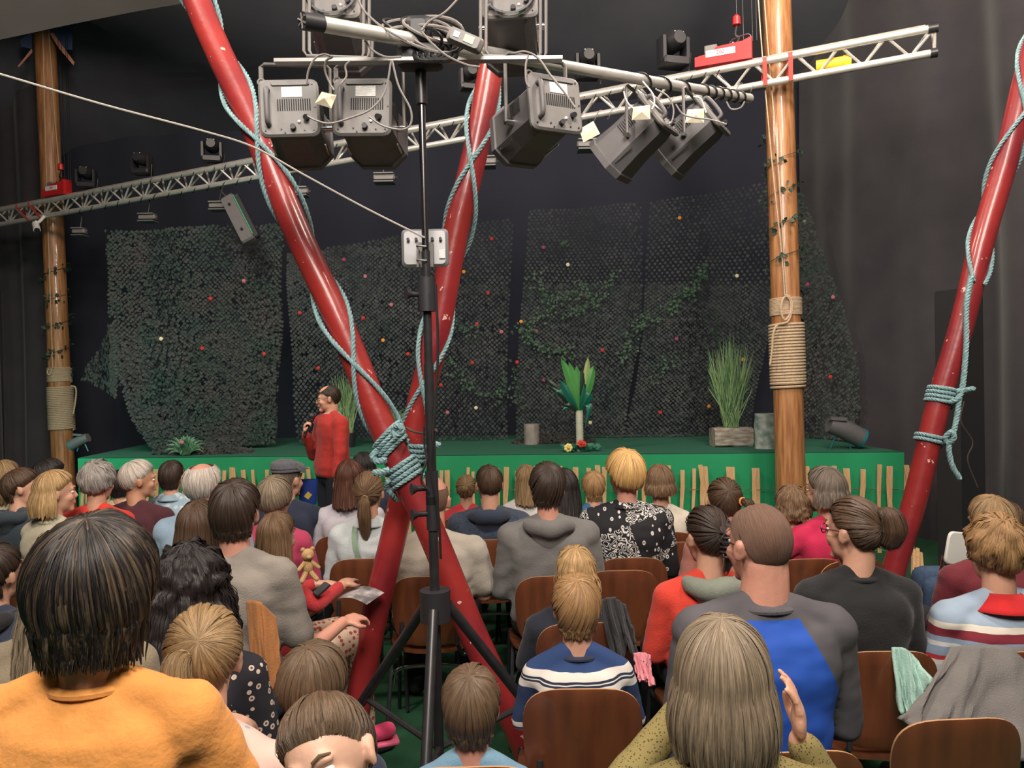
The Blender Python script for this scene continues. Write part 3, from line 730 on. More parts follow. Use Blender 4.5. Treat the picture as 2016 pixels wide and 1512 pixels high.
# flat cross bar
ca, cb = at(542, 122, 2.66), at(1107, 116, 2.66)
cbar = MB().box((0, 0, 0), ((cb - ca).length, .036, .012), Ry(-math.atan2((cb - ca).z, (cb - ca).x))).build('cross_bar', sm('bar_grey', (.34, .33, .32), rough=.45, metal=.4), smooth=False); cbar.location = (ca + cb) / 2
tag(cbar, 'flat aluminium cross bar on top of the stand carrying the large spotlights', 'bar')
MB()
o = thing('stand_bracket', 'black bracket joining stand, cross bar and thick tube', 'bracket', at(828, 112, 2.70))
MB().rbox((0, 0, 0), (.16, .08, .09), .02).build('bracket_body', m_blackm, o); MB().rbox((.0, -.02, .08), (.09, .09, .09), .02).build('clamp', m_blackm, o)
def spot(label, px, py, Y, R, s=1., yoke=True, ymat=m_grey, grp='large grey spotlights on the cross bar', loop=True):
    """rear panel faces local -Y, housing extends to +Y"""
    p = at(px, py, Y); o = thing('stage_spotlight', label, 'light', p, grp and 0 or 0, grp, R=R)
    k = s
    MB().rbox((0, 0, 0), (.25 * k, .03 * k, .25 * k), .03 * k).build('rear_panel', m_grey, o)
    # octagonal bevelled housing going forward
    def ring(w_, h_, y): return [(x * w_, y, z * h_) for x, z in ((-.5, -.28), (-.28, -.5), (.28, -.5), (.5, -.28), (.5, .28), (.28, .5), (-.28, .5), (-.5, .28))]
    R_ = [ring(.21 * k, .21 * k, .015 * k), ring(.22 * k, .23 * k, .05 * k), ring(.235 * k, .235 * k, .2 * k), ring(.255 * k, .26 * k, .33 * k), ring(.27 * k, .275 * k, .335 * k), ring(.27 * k, .275 * k, .37 * k)]
    fs = [(i * 8 + j, i * 8 + (j + 1) % 8, i * 8 + 8 + (j + 1) % 8, i * 8 + 8 + j) for i in range(5) for j in range(8)] + [tuple(range(47, 39, -1))]
    MB().add([v for r in R_ for v in r], fs).build('housing', m_greyd, o, smooth=False)
    MB().tube(bez([V((-.085 * k, -.01, .075 * k)), V((-.085 * k, -.045 * k, .06 * k)), V((-.085 * k, -.045 * k, -.06 * k)), V((-.085 * k, -.01, -.075 * k))], 5), .011 * k, 10).build('handle', m_greyd, o)
    MB().box((.015 * k, -.0165 * k, .065 * k), (.085 * k, .002, .045 * k)).build('label_plate', m_label, o, smooth=False)
    b = MB()
    for i in range(15): b.box(((-.045 + .0095 * i) * k, -.0155 * k, .01 * k), (.0042 * k, .003, .05 * k))
    b.build('vent_slots', m_slot, o, smooth=False)['kind'] = 'stuff'
    MB().rbox((.01 * k, -.018 * k, .103 * k), (.16 * k, .006, .018 * k), .005).build('seam_plate', m_grey, o)
    MB().tube([V((.015 * k, -.014 * k, -.09 * k)), V((.015 * k, -.035 * k, -.09 * k))], .012 * k, 10).build('knob', m_blackm, o)
    MB().ell((.04 * k, -.017 * k, -.065 * k), .0075 * k, nu=8, nv=6).build('white_button', m_white, o)
    MB().tube([V((.075 * k, -.01, -.045 * k)), V((.07 * k, -.04 * k, -.055 * k))], .012 * k, 8).build('cable_gland', m_blackm, o)
    if loop: MB().tube([V((-.112 * k + .014 * k * math.cos(a), -.0, .118 * k + .014 * k * math.sin(a))) for a in np.linspace(0, 2 * PI, 13)[:-1]], .005 * k, 6, close=True).build('safety_ring', m_grey, o)
    for x_, z_ in ((-.1, -.1), (.1, -.1), (.1, .1), (.11, 0), (-.02, -.11), (-.035, -.095), (.06, -.1)): MB().tube([V((x_ * k, -.012, z_ * k)), V((x_ * k, -.0185 * k, z_ * k))], .004 * k, 6).build('screw', m_black, o)
    for sx in (-1, 1):
        b = MB()
        for i in range(8): b.box((sx * .119 * k, (.10 + .012 * i) * k, .035 * k), (.003, .004 * k, .06 * k))
        b.build('side_vents', m_slot, o, smooth=False)['kind'] = 'stuff'
        MB().tube([V((sx * .115 * k, .17 * k, -.02 * k)), V((sx * .155 * k, .17 * k, -.02 * k))], .016 * k, 10).build('yoke_bolt', m_chrome, o)
        MB().box((sx * .117 * k, .25 * k, -.085 * k), (.005, .12 * k, .005)).build('gel_rail', m_chrome, o, smooth=False)
    return o
def yoke(label, px, pyb, pyt, Y, w_, dy=.17, m=m_grey):
    p = at(px, pyb, Y + dy); t = at(px, pyt, Y + dy); h = t.z - p.z
    o = tag(MB().tube([V((-w_, 0, 0)), V((-w_, 0, h * .97)), V((-w_ * .93, 0, h)), V((w_ * .93, 0, h)), V((w_, 0, h * .97)), V((w_, 0, 0))], .009, 8, sq=.5).build('yoke', m), label, 'bracket'); o.location = p
    return o
def tilt(rx, rz=0., ry=0.): return Rz(rz) @ Rx(rx) @ Ry(ry)
def mount(spotobj, w_, hgt, rz=0, dy=.17, mt=m_grey):
    # U yoke as a child of its spotlight, kept vertical in the world
    R = spotobj.rotation_euler.to_matrix(); Ri = R.inverted(); piv = R @ V((0, dy, -.02)); side = (R @ V((1, 0, 0))); side.z = 0; side.normalize()
    pts = [piv - side * w_, piv - side * w_ + V((0, 0, hgt * .95)), piv - side * w_ * .9 + V((0, 0, hgt)), piv + side * w_ * .9 + V((0, 0, hgt)), piv + side * w_ + V((0, 0, hgt * .95)), piv + side * w_]
    MB().tube([Ri @ p for p in pts], .010, 8, sq=.6).build('yoke', mt, spotobj)
s1 = spot('large grey spotlight at the left end of the cross bar, rear panel to the viewer', 570, 214, 2.7, tilt(-.08, .1, -.04), .83); mount(s1, .125, .24, dy=.14)
s2 = spot('large grey spotlight second from the left, cable across its rear panel', 714, 212, 2.7, tilt(-.08, -.02, .02), .83); mount(s2, .125, .24, dy=.14)
s3 = spot('large grey spotlight on the right end of the cross bar, turned slightly left', 1092, 205, 2.7, tilt(-.12, .45, 0), .83); mount(s3, .125, .25, dy=.14)
u1 = spot('upper grey spotlight standing on the cross bar, above the thick tube', 655, -8, 2.85, tilt(-.3, 0.05, 0), .83, grp='upright spotlights above the cross bar'); 
u2 = spot('upper grey spotlight standing on the cross bar, behind the rear red pole', 1004, -8, 2.85, tilt(-.3, -.05, 0), .83, grp='upright spotlights above the cross bar')
for u_, x0, x1 in ((u1, 598, 716), (u2, 946, 1064)):
    R = u_.rotation_euler.to_matrix(); Ri = R.inverted(); Y = 2.78
    pts = [at(x0, -80, Y), at(x0, 100, Y), at(x0 + 6, 110, Y), at(x1 - 4, 114, Y), at(x1, 104, Y), at(x1, -80, Y)]
    for o_ in (0, .02): MB().tube([Ri @ (p + V((o_ * (1 if i > 2 else 1), 0, -o_ * .0)) - V(u_.location)) for i, p in enumerate(pts)], .006, 8).build('yoke', m_grey, u_)
    MB().tube([V((.088 * math.cos(a), -.03, -.02 + .088 * math.sin(a))) for a in np.linspace(0, 2 * PI, 33)[:-1]], .008, 6, close=True).build('lens_ring', m_chrome, u_)
s4 = spot('dark grey spotlight hung on the tube, left of the right-hand pair, aimed down left', 1296, 226, 3.55, tilt(-.62, 1.0, 0), .86, grp='right-hand pair of spotlights on the tube'); mount(s4, .128, .22, dy=.14)
s5 = spot('dark grey spotlight hung at the tube end, right of the right-hand pair, aimed down left', 1402, 228, 3.7, tilt(-.62, 1.05, 0), .84, grp='right-hand pair of spotlights on the tube'); mount(s5, .125, .22, dy=.14)
# silver flood on stand
p = at(836, 487, YS + .12)
fl = thing('flood_light', 'square silver flood light on the middle of the stand, back plate to the viewer', 'light', p)
MB().rbox((0, 0.02, 0), (.175, .035, .14), .016).build('back_plate', sm('dull_silver', (.42, .42, .43), rough=.45, metal=.6), fl)
MB().box((.005, -.03, -.035), (.06, .04, .09)).build('bracket', m_grey, fl, smooth=False)
for z_ in (-.02, -.07): MB().tube([V((-.014, -.05, z_)), V((-.012, -.145, z_)), V((.02, -.145, z_)), V((.022, -.05, z_))], .003, 5).build('u_bolt', m_chrome, fl)
for x_ in (-.06, -.03, .03, .06): MB().tube([V((x_, -.0, .03)), V((x_, -.012, .03))], .006, 8).build('bolt', m_chrome, fl)
MB().box((.065, -.002, -.025), (.022, .003, .034)).build('label_plate', m_label, fl, smooth=False)
# cables around the top
C1 = [('grey cable sagging from the cross bar across the second spotlight to the first', [(770, 120), (758, 180), (730, 215), (690, 232), (650, 243), (622, 237), (605, 228)]),
      ('grey cable looping from the cross bar down right of the second spotlight', [(772, 120), (785, 170), (808, 215), (808, 245), (790, 255), (755, 248), (727, 230)]),
      ('grey cable arching over the left spotlight yoke', [(604, 165), (607, 140), (620, 115), (638, 107), (655, 112)]),
      ('grey cable dropping between the first two spotlights to the paper tag', [(655, 112), (642, 120), (640, 140), (650, 165), (658, 178)]),
      ('grey cable looping over the second spotlight', [(672, 165), (682, 150), (680, 130), (690, 120)]),
      ('grey cable running from the top edge down to the cable bundle', [(705, 0), (720, 25), (755, 55), (800, 80)]),
      ('grey cable rising from the bundle to the top edge right', [(900, 0), (875, 25), (845, 42), (830, 60)]),
      ('grey cable hanging left of the bundle', [(718, 80), (735, 100), (760, 112), (790, 112)]),
      ('grey cable from bundle past the control box to the rear red pole', [(830, 62), (850, 85), (880, 110), (920, 128), (945, 132)]),
      ('grey cable curving over the third spotlight and down its rear panel', [(1010, 105), (1035, 102), (1060, 115), (1085, 150), (1110, 180), (1132, 212)]),
      ('grey cable loop beside the third spotlight yoke', [(1040, 108), (1035, 130), (1036, 160), (1042, 172)])]
for lab, pts in C1: cable(lab, pts, 2.56, m_cable, .0037)
C2 = [('white cable hanging from the tube to the fourth spotlight tag', [(1228, 180), (1232, 195), (1240, 208), (1250, 215)], m_white), ('grey cable arc left of the fourth spotlight rear', [(1265, 160), (1285, 185), (1288, 205), (1283, 215)], m_white),
      ('grey cable arc right of the fourth spotlight rear', [(1290, 175), (1315, 190), (1326, 215), (1322, 240), (1312, 245)], m_cable), ('grey cable from fourth spotlight across to the fifth', [(1330, 205), (1345, 225), (1370, 232), (1400, 236), (1430, 245)], m_cable),
      ('white cable arching down to the fifth spotlight', [(1365, 190), (1380, 195), (1388, 215), (1390, 222)], m_white), ('grey cable hanging in a bow under the end of the tube', [(1430, 200), (1440, 215), (1458, 212), (1466, 200)], m_cable)]
for lab, pts, m in C2: cable(lab, pts, 3.42, m, .0037)
# cable bundle on tube
bo = thing('cable_bundle', 'coiled bundle of grey cables lying over the thick tube above the stand', 'cable', at(835, 70, 2.66))
rg = random.Random(2)
for k in range(9):
    a0, r1, r2 = rg.uniform(-.15, .15), rg.uniform(.08, .13), rg.uniform(.03, .05)
    c = V((rg.uniform(-.03, .04), rg.uniform(-.05, .03), rg.uniform(-.02, .03)))
    pts = [c + Ry(a0 + .25) @ V((r1 * math.cos(t), -.02 * math.sin(t * 2), r2 * math.sin(t))) for t in np.linspace(0, 2 * PI, 25)[:-1]]
    MB().tube(pts, .0055, 6, close=True).build('cable_loop', m_cable if k % 3 else m_cablek, bo)
b = MB()
for k in range(4):
    b.tube([V((.01 + .02 * k, 0, 0)) + V((.045 * math.cos(t), .05 * math.sin(t), -.06 + .05 * math.sin(t))) for t in np.linspace(0, 2 * PI, 17)[:-1]], .008, 6, close=True)
b.build('cable_tie_wrap', m_cablek, bo)
# wraps on tube
for (a_, b_, tn_, lab) in ((.62, .80, 3, 'black cable wrapped round the thick tube, middle'), (.82, .98, 6, 'black cable wrapped round the far end of the thick tube')):
    pts = []
    for i in range(tn_ * 14 + 1):
        t = i / (tn_ * 14); c = ta.lerp(tb, lerp(a_, b_, t)); a = t * tn_ * 2 * PI
        pts.append(c + cs * (.030 * math.cos(a)) + dd.cross(cs) * (.030 * math.sin(a)))
    tag(MB().tube(pts, .005, 5).build('cable', m_cablek), lab, 'cable')
# control box
o = thing('ballast_box', 'small grey electronics box with cables beside the rear red pole', 'box', at(916, 80, 2.6), R=Ry(.42))
MB().rbox((0, 0, 0), (.125, .045, .05), .012).build('casing', m_grey, o); MB().box((-.03, -.024, .0), (.02, .002, .02)).build('label_plate', m_label, o, smooth=False); MB().box((.015, -.024, -.0), (.035, .002, .025)).build('label_plate', m_paper, o, smooth=False)
# paper tags
for lab, x, y, Y, a in (('folded cream paper tag between the first two spotlights', 642, 196, 2.6, .4), ('cream paper tag taped on the fourth spotlight', 1262, 222, 3.4, .05), ('cream paper tag taped on the fifth spotlight', 1368, 228, 3.5, .1), ('cream paper tag hanging above the flood right of centre', 1159, 259, 6.5, -.4)):
    o = thing('paper_tag', lab, 'tag', at(x, y, Y), R=Ry(a)); s_ = .026 * (Y / 2.6)
    MB().add([(-s_ * 1.2, 0, -s_), (s_ * 1.2, -.01, -s_ * .9), (s_ * 1.1, -.004, s_), (-s_, .006, s_ * .8), (0, -.02, -s_ * .1)], [(0, 1, 4), (1, 2, 4), (2, 3, 4), (3, 0, 4)]).build('paper', m_paper, o, smooth=False)
    MB().box((0, -.014, 0), (s_ * .9, .002, s_ * .5)).build('tape', m_white, o, smooth=False)
# long guy line
cable('thin pale rope sagging from the upper left edge down to the stand', [(-60, 132, 2.3), (0, 146, 2.3), (200, 205, 2.4), (400, 258, 2.5), (500, 290, 2.55), (600, 345, 2.6), (720, 410, 2.66), (836, 468, 2.70)], 3, sm('line_grey', (.36, .33, .3), rough=.7), .0035, 6)
tagc = lambda *a: None
# power cables down the stand
cable('thin black cable running down the side of the stand', [(858, 560, 2.68), (862, 700, 2.68), (852, 860, 2.67), (848, 920, 2.67), (862, 1000, 2.67), (868, 1100, 2.68)], 3, m_cablek, .005)
cable('thin black cable dangling beside the stand at the crossing', [(835, 840, 2.7), (836, 880, 2.7), (840, 905, 2.69), (832, 930, 2.68), (830, 950, 2.68), (845, 965, 2.68)], 3, m_cablek, .004)
cable('brown cord tied from the rear red pole round the stand', [(800, 842, 3.4), (815, 850, 3.3), (840, 853, 2.9), (858, 846, 2.69)], 3, sm('cord_brown', (.09, .05, .035), rough=.8), .006)

# ------------------------------------------------------------ stage props
def blade(b, base, tip, w_, bend, mi=0, n=7, nrm=None):
    base = V(base); tip = V(tip); d = tip - base; side = d.cross(V((0, -1, 0)))
    side = (nrm or side).normalized() if side.length > 1e-5 or nrm else V((1, 0, 0)); vs = []
    for i in range(n):
        t = i / (n - 1); p = base.lerp(tip, t) + V(bend) * (4 * t * (1 - t)) ; ww = w_ * math.sin(PI * (.12 + .86 * t)) ** .7 if i < n - 1 else .0005
        vs += [p - side * ww, p + V((0, -w_ * .35, 0)), p + side * ww]
    fs = []
    for i in range(n - 1):
        o_ = i * 3; fs += [(o_, o_ + 1, o_ + 4, o_ + 3), (o_ + 1, o_ + 2, o_ + 5, o_ + 4)]
    b.add(vs, fs, mi)
m_grass = sm('grass_blade', (.13, .25, .10), rough=.6, col2=(.22, .33, .15), scale=30); m_grass2 = sm('grass_dark', (.05, .13, .05), rough=.6)
def grassplant(label, px, pyb, pyt, Y, n, spread, pot, rot=0):
    p = at(px, pyb, Y); p.z = SZ + .004; h = at(px, pyt, Y).z - p.z; rg = random.Random(px)
    o = thing('tall_grass_plant', label, 'plant', p)
    for m, nn_ in ((m_grass, n), (m_grass2, n // 3)):
        for q_ in range(2):
            b = MB()
            for _ in range(nn_ // 2):
                a = rg.uniform(0, 2 * PI); s_ = spread * rg.random() ** .7; hh = h * rg.uniform(.55, 1.02) * (1 - .12 * (s_ / spread)); z0 = pot
                blade(b, (rg.uniform(-.07, .07), rg.uniform(-.04, .04), z0), (s_ * math.cos(a), s_ * .6 * math.sin(a), hh), .005, (s_ * .15 * math.cos(a), 0, s_ * .25), n=6)
            b.build('grass_blades', m, o, smooth=False)['kind'] = 'stuff'
    return o, p
# wooden planter log with tall grass
o, p = grassplant('tall artificial grass in a bark covered log planter, right side of the stage', 1440, 880, 655, 8.15, 190, .26, .2)
w_ = .41
def logmesh(w_, h_, d_, seed=0, horiz=True):
    def fn(u, v):
        a = u * 2 * PI; r = 1 + .10 * noise.noise(V((math.cos(a) * 2, math.sin(a) * 2, v * 4 + seed))); cx = max(-1, min(1, math.cos(a) * 1.25)); cz = max(-1, min(1, math.sin(a) * 1.25))
        if horiz: return V((lerp(-w_ / 2, w_ / 2, v), d_ / 2 * cx * r, h_ / 2 + h_ / 2 * cz * r))
        return V((w_ / 2 * math.cos(a) * r, d_ / 2 * math.sin(a) * r, lerp(0, h_, v)))
    b = MB().grid(fn, 28, 12, closeu=True); k = len(b.v) - 28
    b.f += [tuple(range(27, -1, -1)), tuple(range(k, k + 28))]; b.m += [0, 0]; return b
logmesh(w_, .20, .24).build('log_planter', m_bark, o)
def onst(px, py, Y): p = at(px, py, Y); p.z = SZ + .003; return p
# log stump
p = onst(1047, 857, 8.9); o = logmesh(.18, .235, .18, 3, False).build('log_stump', m_logend); o.location = p; tag(o, 'short grey log stump standing on the stage before the net, left of the palm', 'log')
p = onst(1508, 885, 7.85); o = logmesh(.22, .36, .2, 7, False).build('birch_log', m_birch); o.location = p; tag(o, 'pale birch log standing on the stage beside the right wooden pole', 'log')
# dark heap
def heap(label, px, py, Y, w_, h_, m, seed=0):
    p = onst(px, py, Y); b = MB(); rg = random.Random(seed)
    for _ in range(int(1400 * w_)):
        a = rg.uniform(0, 2 * PI); r = math.sqrt(rg.random()); x, y_ = r * math.cos(a) * w_ / 2, r * math.sin(a) * .16; z = h_ * (1 - r * r) * rg.uniform(.3, 1) * (1 + .5 * noise.noise(V((x * 6, y_ * 6, seed))))
        leaf(b, V((x, y_, z)), V((rg.uniform(-1, 1), rg.uniform(-1, .2), rg.uniform(-.6, .8))), V((rg.uniform(-.5, .5), -1, .6)), .045)
    o = b.build('net_heap', m, smooth=False); o.location = p; tag(o, label, 'net')
heap('crumpled dark net heaped on the stage floor round the grey stump and palm', 1090, 866, 9.0, .98, .09, m_netb, 1)
heap('crumpled green net heap lying at the left corner of the stage', 400, 880, 8.6, 1.15, .10, m_netd, 2)
# fern bush left
p = onst(365, 885, 8.35); o = thing('fern_bush', 'bushy pale green artificial fern with a pink flower at the left end of the stage', 'plant', p)
b = MB(); rg = random.Random(8)
for _ in range(150):
    a = rg.uniform(0, 2 * PI); e = rg.uniform(.2, 1.4); L_ = rg.uniform(.13, .27); d = V((math.cos(a) * math.cos(e), math.sin(a) * math.cos(e), math.sin(e)))
    blade(b, d * .03, d * L_ + V((0, 0, -.02)), .008, (0, 0, .05), n=5)
b.build('fronds', sm('fern_green', (.05, .2, .10), rough=.6, col2=(.2, .36, .22), scale=12), o, smooth=False)['kind'] = 'stuff'
MB().ell((.03, -.16, .16), (.025, .015, .022), nu=8, nv=6).build('flower', sm('paper_pink', (.5, .14, .2)), o)
# palm
p = onst(1142, 888, 7.95); hz = lambda y: zat(1142, y, 7.95) - p.z
o = thing('artificial_palm', 'artificial palm with wrapped pale trunk and broad green leaves at the stage edge', 'plant', p)
trk = [V((0, 0, z)) for z in np.linspace(0, hz(808), 30)]
MB().tube(trk, [.036 + .005 * (i % 2) for i in range(30)], 14).build('trunk', sm('palm_trunk', (.35, .42, .33), rough=.8, col2=(.5, .5, .38), scale=14), o)
ml = [sm('palm_leaf_bright', (.06, .24, .06), rough=.45), sm('palm_leaf_deep', (.008, .11, .075), rough=.4), sm('palm_leaf_yellow', (.25, .33, .12), rough=.5), sm('palm_leaf_black', (.012, .03, .022), rough=.4)]
zz2 = hz(805)
for (x, y, w2, mi, bend) in ((1104, 705, .05, 0, -.02), (1120, 712, .045, 0, -.01), (1158, 702, .04, 2, .02), (1168, 720, .05, 0, .04), (1102, 748, .05, 1, .0), (1135, 720, .06, 0, 0), (1147, 725, .06, 3, 0), (1090, 780, .035, 1, .10), (1162, 775, .05, 1, .05), (1150, 750, .045, 1, 0), (1152, 840, .035, 1, .12), (1070, 745, .03, 3, .05), (1078, 760, .03, 3, .04), (1120, 735, .05, 0, 0), (1110, 800, .03, 3, .03), (1105, 815, .02, 1, .05)):
    tip = at(x, y, 7.9) - p; b = MB(); blade(b, (0, 0, zz2 - .03), tip, w2, (bend * (1 if x > 1142 else -1) * .6, -.03, abs(bend) * 1.2), n=8); b.build('palm_leaf', ml[mi], o)
# flower base
b = MB(); rg = random.Random(5); o2 = thing('flower_wreath', 'ring of artificial leaves with a yellow and a red flower round the palm foot', 'plant', p + V((0, -.0, 0)))
for _ in range(90):
    a = rg.uniform(0, 2 * PI); r = rg.uniform(.05, .17); leaf(b, V((r * math.cos(a), r * .5 * math.sin(a) - .03, rg.uniform(.01, .05))), V((math.cos(a), math.sin(a) * .5, rg.uniform(.1, .9))), V((0, -1, 1)), .06)
b.build('leaves', sm('wreath_leaf', (.01, .12, .07), rough=.5), o2, smooth=False)['kind'] = 'stuff'
def flower(c, r, col, par, cc):
    b = MB()
    for k in range(7): a = k * 2 * PI / 7; b.ell(V(c) + V((r * .6 * math.cos(a), 0, r * .6 * math.sin(a))), (r * .45, r * .25, r * .45), nu=7, nv=5)
    f = b.build('flower', col, par); MB().ell(V(c) + V((0, -r * .25, 0)), r * .35, nu=8, nv=6).build('flower_centre', cc, f)
flower((-.13, -.12, .05), .045, sm('petal_yellow', (.75, .65, .25)), o2, sm('petal_core', (.7, .4, .05))); flower((.0, -.12, .09), .04, sm('petal_red', (.6, .04, .03)), o2, sm('petal_red2', (.45, .02, .02))); flower((.03, -.12, .085), .03, sm('petal_red', (.6, .04, .03)), o2, sm('petal_red2', (.45, .02, .02)))
# plants behind the man
o, p = grassplant('tall artificial grass in a dark pot behind the standing man', 683, 865, 718, 9.0, 90, .18, .15)
MB().tube([V((0, 0, 0)), V((0, 0, .17))], [.09, .11], 16).build('pot', m_blackm, o)
p = onst(772, 862, 8.9); o = thing('broad_leaf_plant', 'small broad leaved artificial plant in a dark pot between man and crossed poles', 'plant', p)
MB().tube([V((0, 0, 0)), V((0, 0, .16))], [.08, .1], 16).build('pot', m_blackm, o)
for k in range(11):
    a = -1.2 + k * .24; MB_ = MB(); blade(MB_, (0, 0, .14), (.28 * math.sin(a), -.05, .14 + .32 * math.cos(a * .7)), .03, (0, -.04, .03), n=6); MB_.build('leaf', ml[0] if k % 3 == 0 else m_grass2, o)
# floor lanterns (par cans on floor stands)
def floorpar(label, px, py, Y, s, col, flip=1):
    p = at(px, py, Y); p.z = SZ + .003; o = thing('floor_par_light', label, 'light', p, 0, 'par lights on floor stands')
    for q_ in (-1, 1): MB().tube([V((q_ * .09 * s, 0, 0)), V((0, -.0, .22 * s))], .010 * s, 6, sq=.5).build('stand_leg', col, o)
    MB().tube([V((-.10 * s * flip, 0, .22 * s)), V((.02 * s * flip, 0, .18 * s)), V((.17 * s * flip, 0, .10 * s))], [.07 * s, .085 * s, .085 * s], 16).build('housing', m_greyd, o)
    MB().tube([V((.17 * s * flip, 0, .10 * s)), V((.19 * s * flip, 0, .09 * s))], [.088 * s, .088 * s], 16).build('front_ring', col, o)
    MB().box((-.04 * s, -.05 * s, .27 * s), (.14 * s, .05 * s, .03 * s), Ry(.1)).build('barn_door', m_greyd, o, smooth=False)
mteal_lit = sm('teal_lit_metal', (.02, .16, .20), rough=.4)  # turquoise light on the floor stands, put into the metal colour
floorpar('dark par light on a teal-lit floor stand at the right end of the stage', 1655, 890, 7.6, 1.15, mteal_lit)
floorpar('teal-lit floor light at the left end of the stage beside the wooden pole', 163, 905, 9.2, .75, mteal_lit, -1)
# right: tall black speaker column in the dark, with cable
o = thing('speaker_column', 'tall black speaker column standing in the dark before the right curtain', 'speaker', (at(1895, 740, 6.1).x, 6.05, 0), .35)
hz_ = at(1880, 570, 6.1).z
MB().rbox((0, .06, hz_ / 2 + .0), (.26, .22, hz_), .01).build('cabinet', sm('black_cabinet', (.012, .012, .014), rough=.8), o, smooth=False)
MB().box((0, -.052, hz_ - .01), (.25, .006, .02)).build('top_edge', m_greyd, o, smooth=False)
cable('thin dark cable hanging down beside the right red pole', [(1898, 790, 5.7), (1892, 830, 5.7), (1915, 870, 5.7), (1905, 905, 5.7), (1925, 960, 5.7)], 3, sm('cable_brown', (.06, .045, .04)), .005)
# blue patch + straps at the left pole top
zt = ceilz(plb.x, plb.y) if False else None
for k, (pts, m, nm, lab) in enumerate((([(98, 66), (104, 64), (146, 122), (144, 128), (116, 95)], sm('strap_peach', (.45, .2, .15)), 'webbing_strap', 'peach coloured reinforcement strap right of the left pole top'), ([(62, 96), (63, 102), (36, 132), (35, 130)], sm('strap_peach', (.45, .2, .15)), 'webbing_strap', 'peach coloured reinforcement strap left of the left pole top'),
      ([(100, 52), (142, 40), (142, 98), (118, 96), (98, 66)], sm('patch_blue', (.035, .06, .13)), 'tent_patch', 'dark blue tent patch right of the left pole top'), ([(62, 62), (40, 78), (42, 92), (62, 96)], sm('patch_blue', (.035, .06, .13)), 'tent_patch', 'dark blue tent patch left of the left pole top'))):
    vs = [at(x, y, 10.15 - .02 * (k < 2)) for x, y in pts]; n_ = len(vs)
    o = MB().add(vs + [v + V((0, .012, 0)) for v in vs], [tuple(range(n_)), tuple(range(2 * n_ - 1, n_ - 1, -1))] + [(i, i + n_, (i + 1) % n_ + n_, (i + 1) % n_) for i in range(n_)]).build(nm, m, smooth=False); tag(o, lab, 'strap' if k < 2 else 'patch')
# ------------------------------------------------------------ people toolkit
def fromarr(name, vs, fs, mats):
    me = bpy.data.meshes.new(name); me.from_pydata(vs, [], fs)
    for q in mats: me.materials.append(q)
    return me
tmpscene = bpy.data.scenes.new('tmp')
def remesh(mb, voxel, it=4, fac=.5):
    me = bpy.data.meshes.new('tmp'); me.from_pydata(mb.v, [], mb.f)
    o = bpy.data.objects.new('tmp', me); tmpscene.collection.objects.link(o)
    r = o.modifiers.new('r', 'REMESH'); r.mode = 'VOXEL'; r.voxel_size = voxel; r.use_smooth_shade = True
    if it: s = o.modifiers.new('s', 'SMOOTH'); s.iterations = it; s.factor = fac
    vl = tmpscene.view_layers[0]; vl.update(); dg = vl.depsgraph
    m2 = bpy.data.meshes.new_from_object(o.evaluated_get(dg))
    bpy.data.objects.remove(o); bpy.data.meshes.remove(me)
    return m2
def cap(b, p0, r0, p1, r1, n=10):
    p0, p1 = V(p0), V(p1); b.tube([p0, p1], [r0, r1], n); b.ell(p0, r0, nu=n, nv=6); b.ell(p1, r1, nu=n, nv=6)
def chain(b, pts, rs, n=10):
    for i in range(len(pts) - 1): cap(b, pts[i], rs[i], pts[i + 1], rs[i + 1], n)
def hand(b, W, d, nrm, side, s=1., curl=.5, spread=.0):
    """W wrist, d finger direction, nrm palm normal (towards which fingers curl), side = +1 right hand thumb on -e"""
    W = V(W); d = V(d).normalized(); nrm = V(nrm); nrm = (nrm - d * nrm.dot(d)).normalized(); e = d.cross(nrm) * side
    b.ell(W + d * .045 * s, (.040 * s, .048 * s, .016 * s), Matrix((e, d, nrm)).transposed(), 12, 8)
    for k, (off, L) in enumerate(((-.028, .070), (-.010, .078), (.009, .073), (.026, .058))):
        p = W + d * (.080 - abs(off) * .25) * s + e * off * s; a = 0; r = .0092 * s; dirv = (d + e * (off * 6 * spread)).normalized()
        b.ell(p, r * 1.15, nu=8, nv=6)
        for j, f in enumerate((.45, .32, .25)):
            a += curl * (.9 if j else .7); q = p + (dirv * math.cos(a) + nrm * math.sin(a)) * L * f * s; r2 = r * .9
            cap(b, p, r, q, r2, 8); p, r = q, r2
    t0 = W + d * .022 * s - e * .026 * s; t1 = t0 + (d * .55 - e * .7 + nrm * .35).normalized() * .040 * s; t2 = t1 + (d * .9 - e * (.25 - curl * .5) + nrm * .5 * curl).normalized() * .032 * s
    cap(b, t0, .014 * s, t1, .011 * s, 8); cap(b, t1, .011 * s, t2, .009 * s, 8)

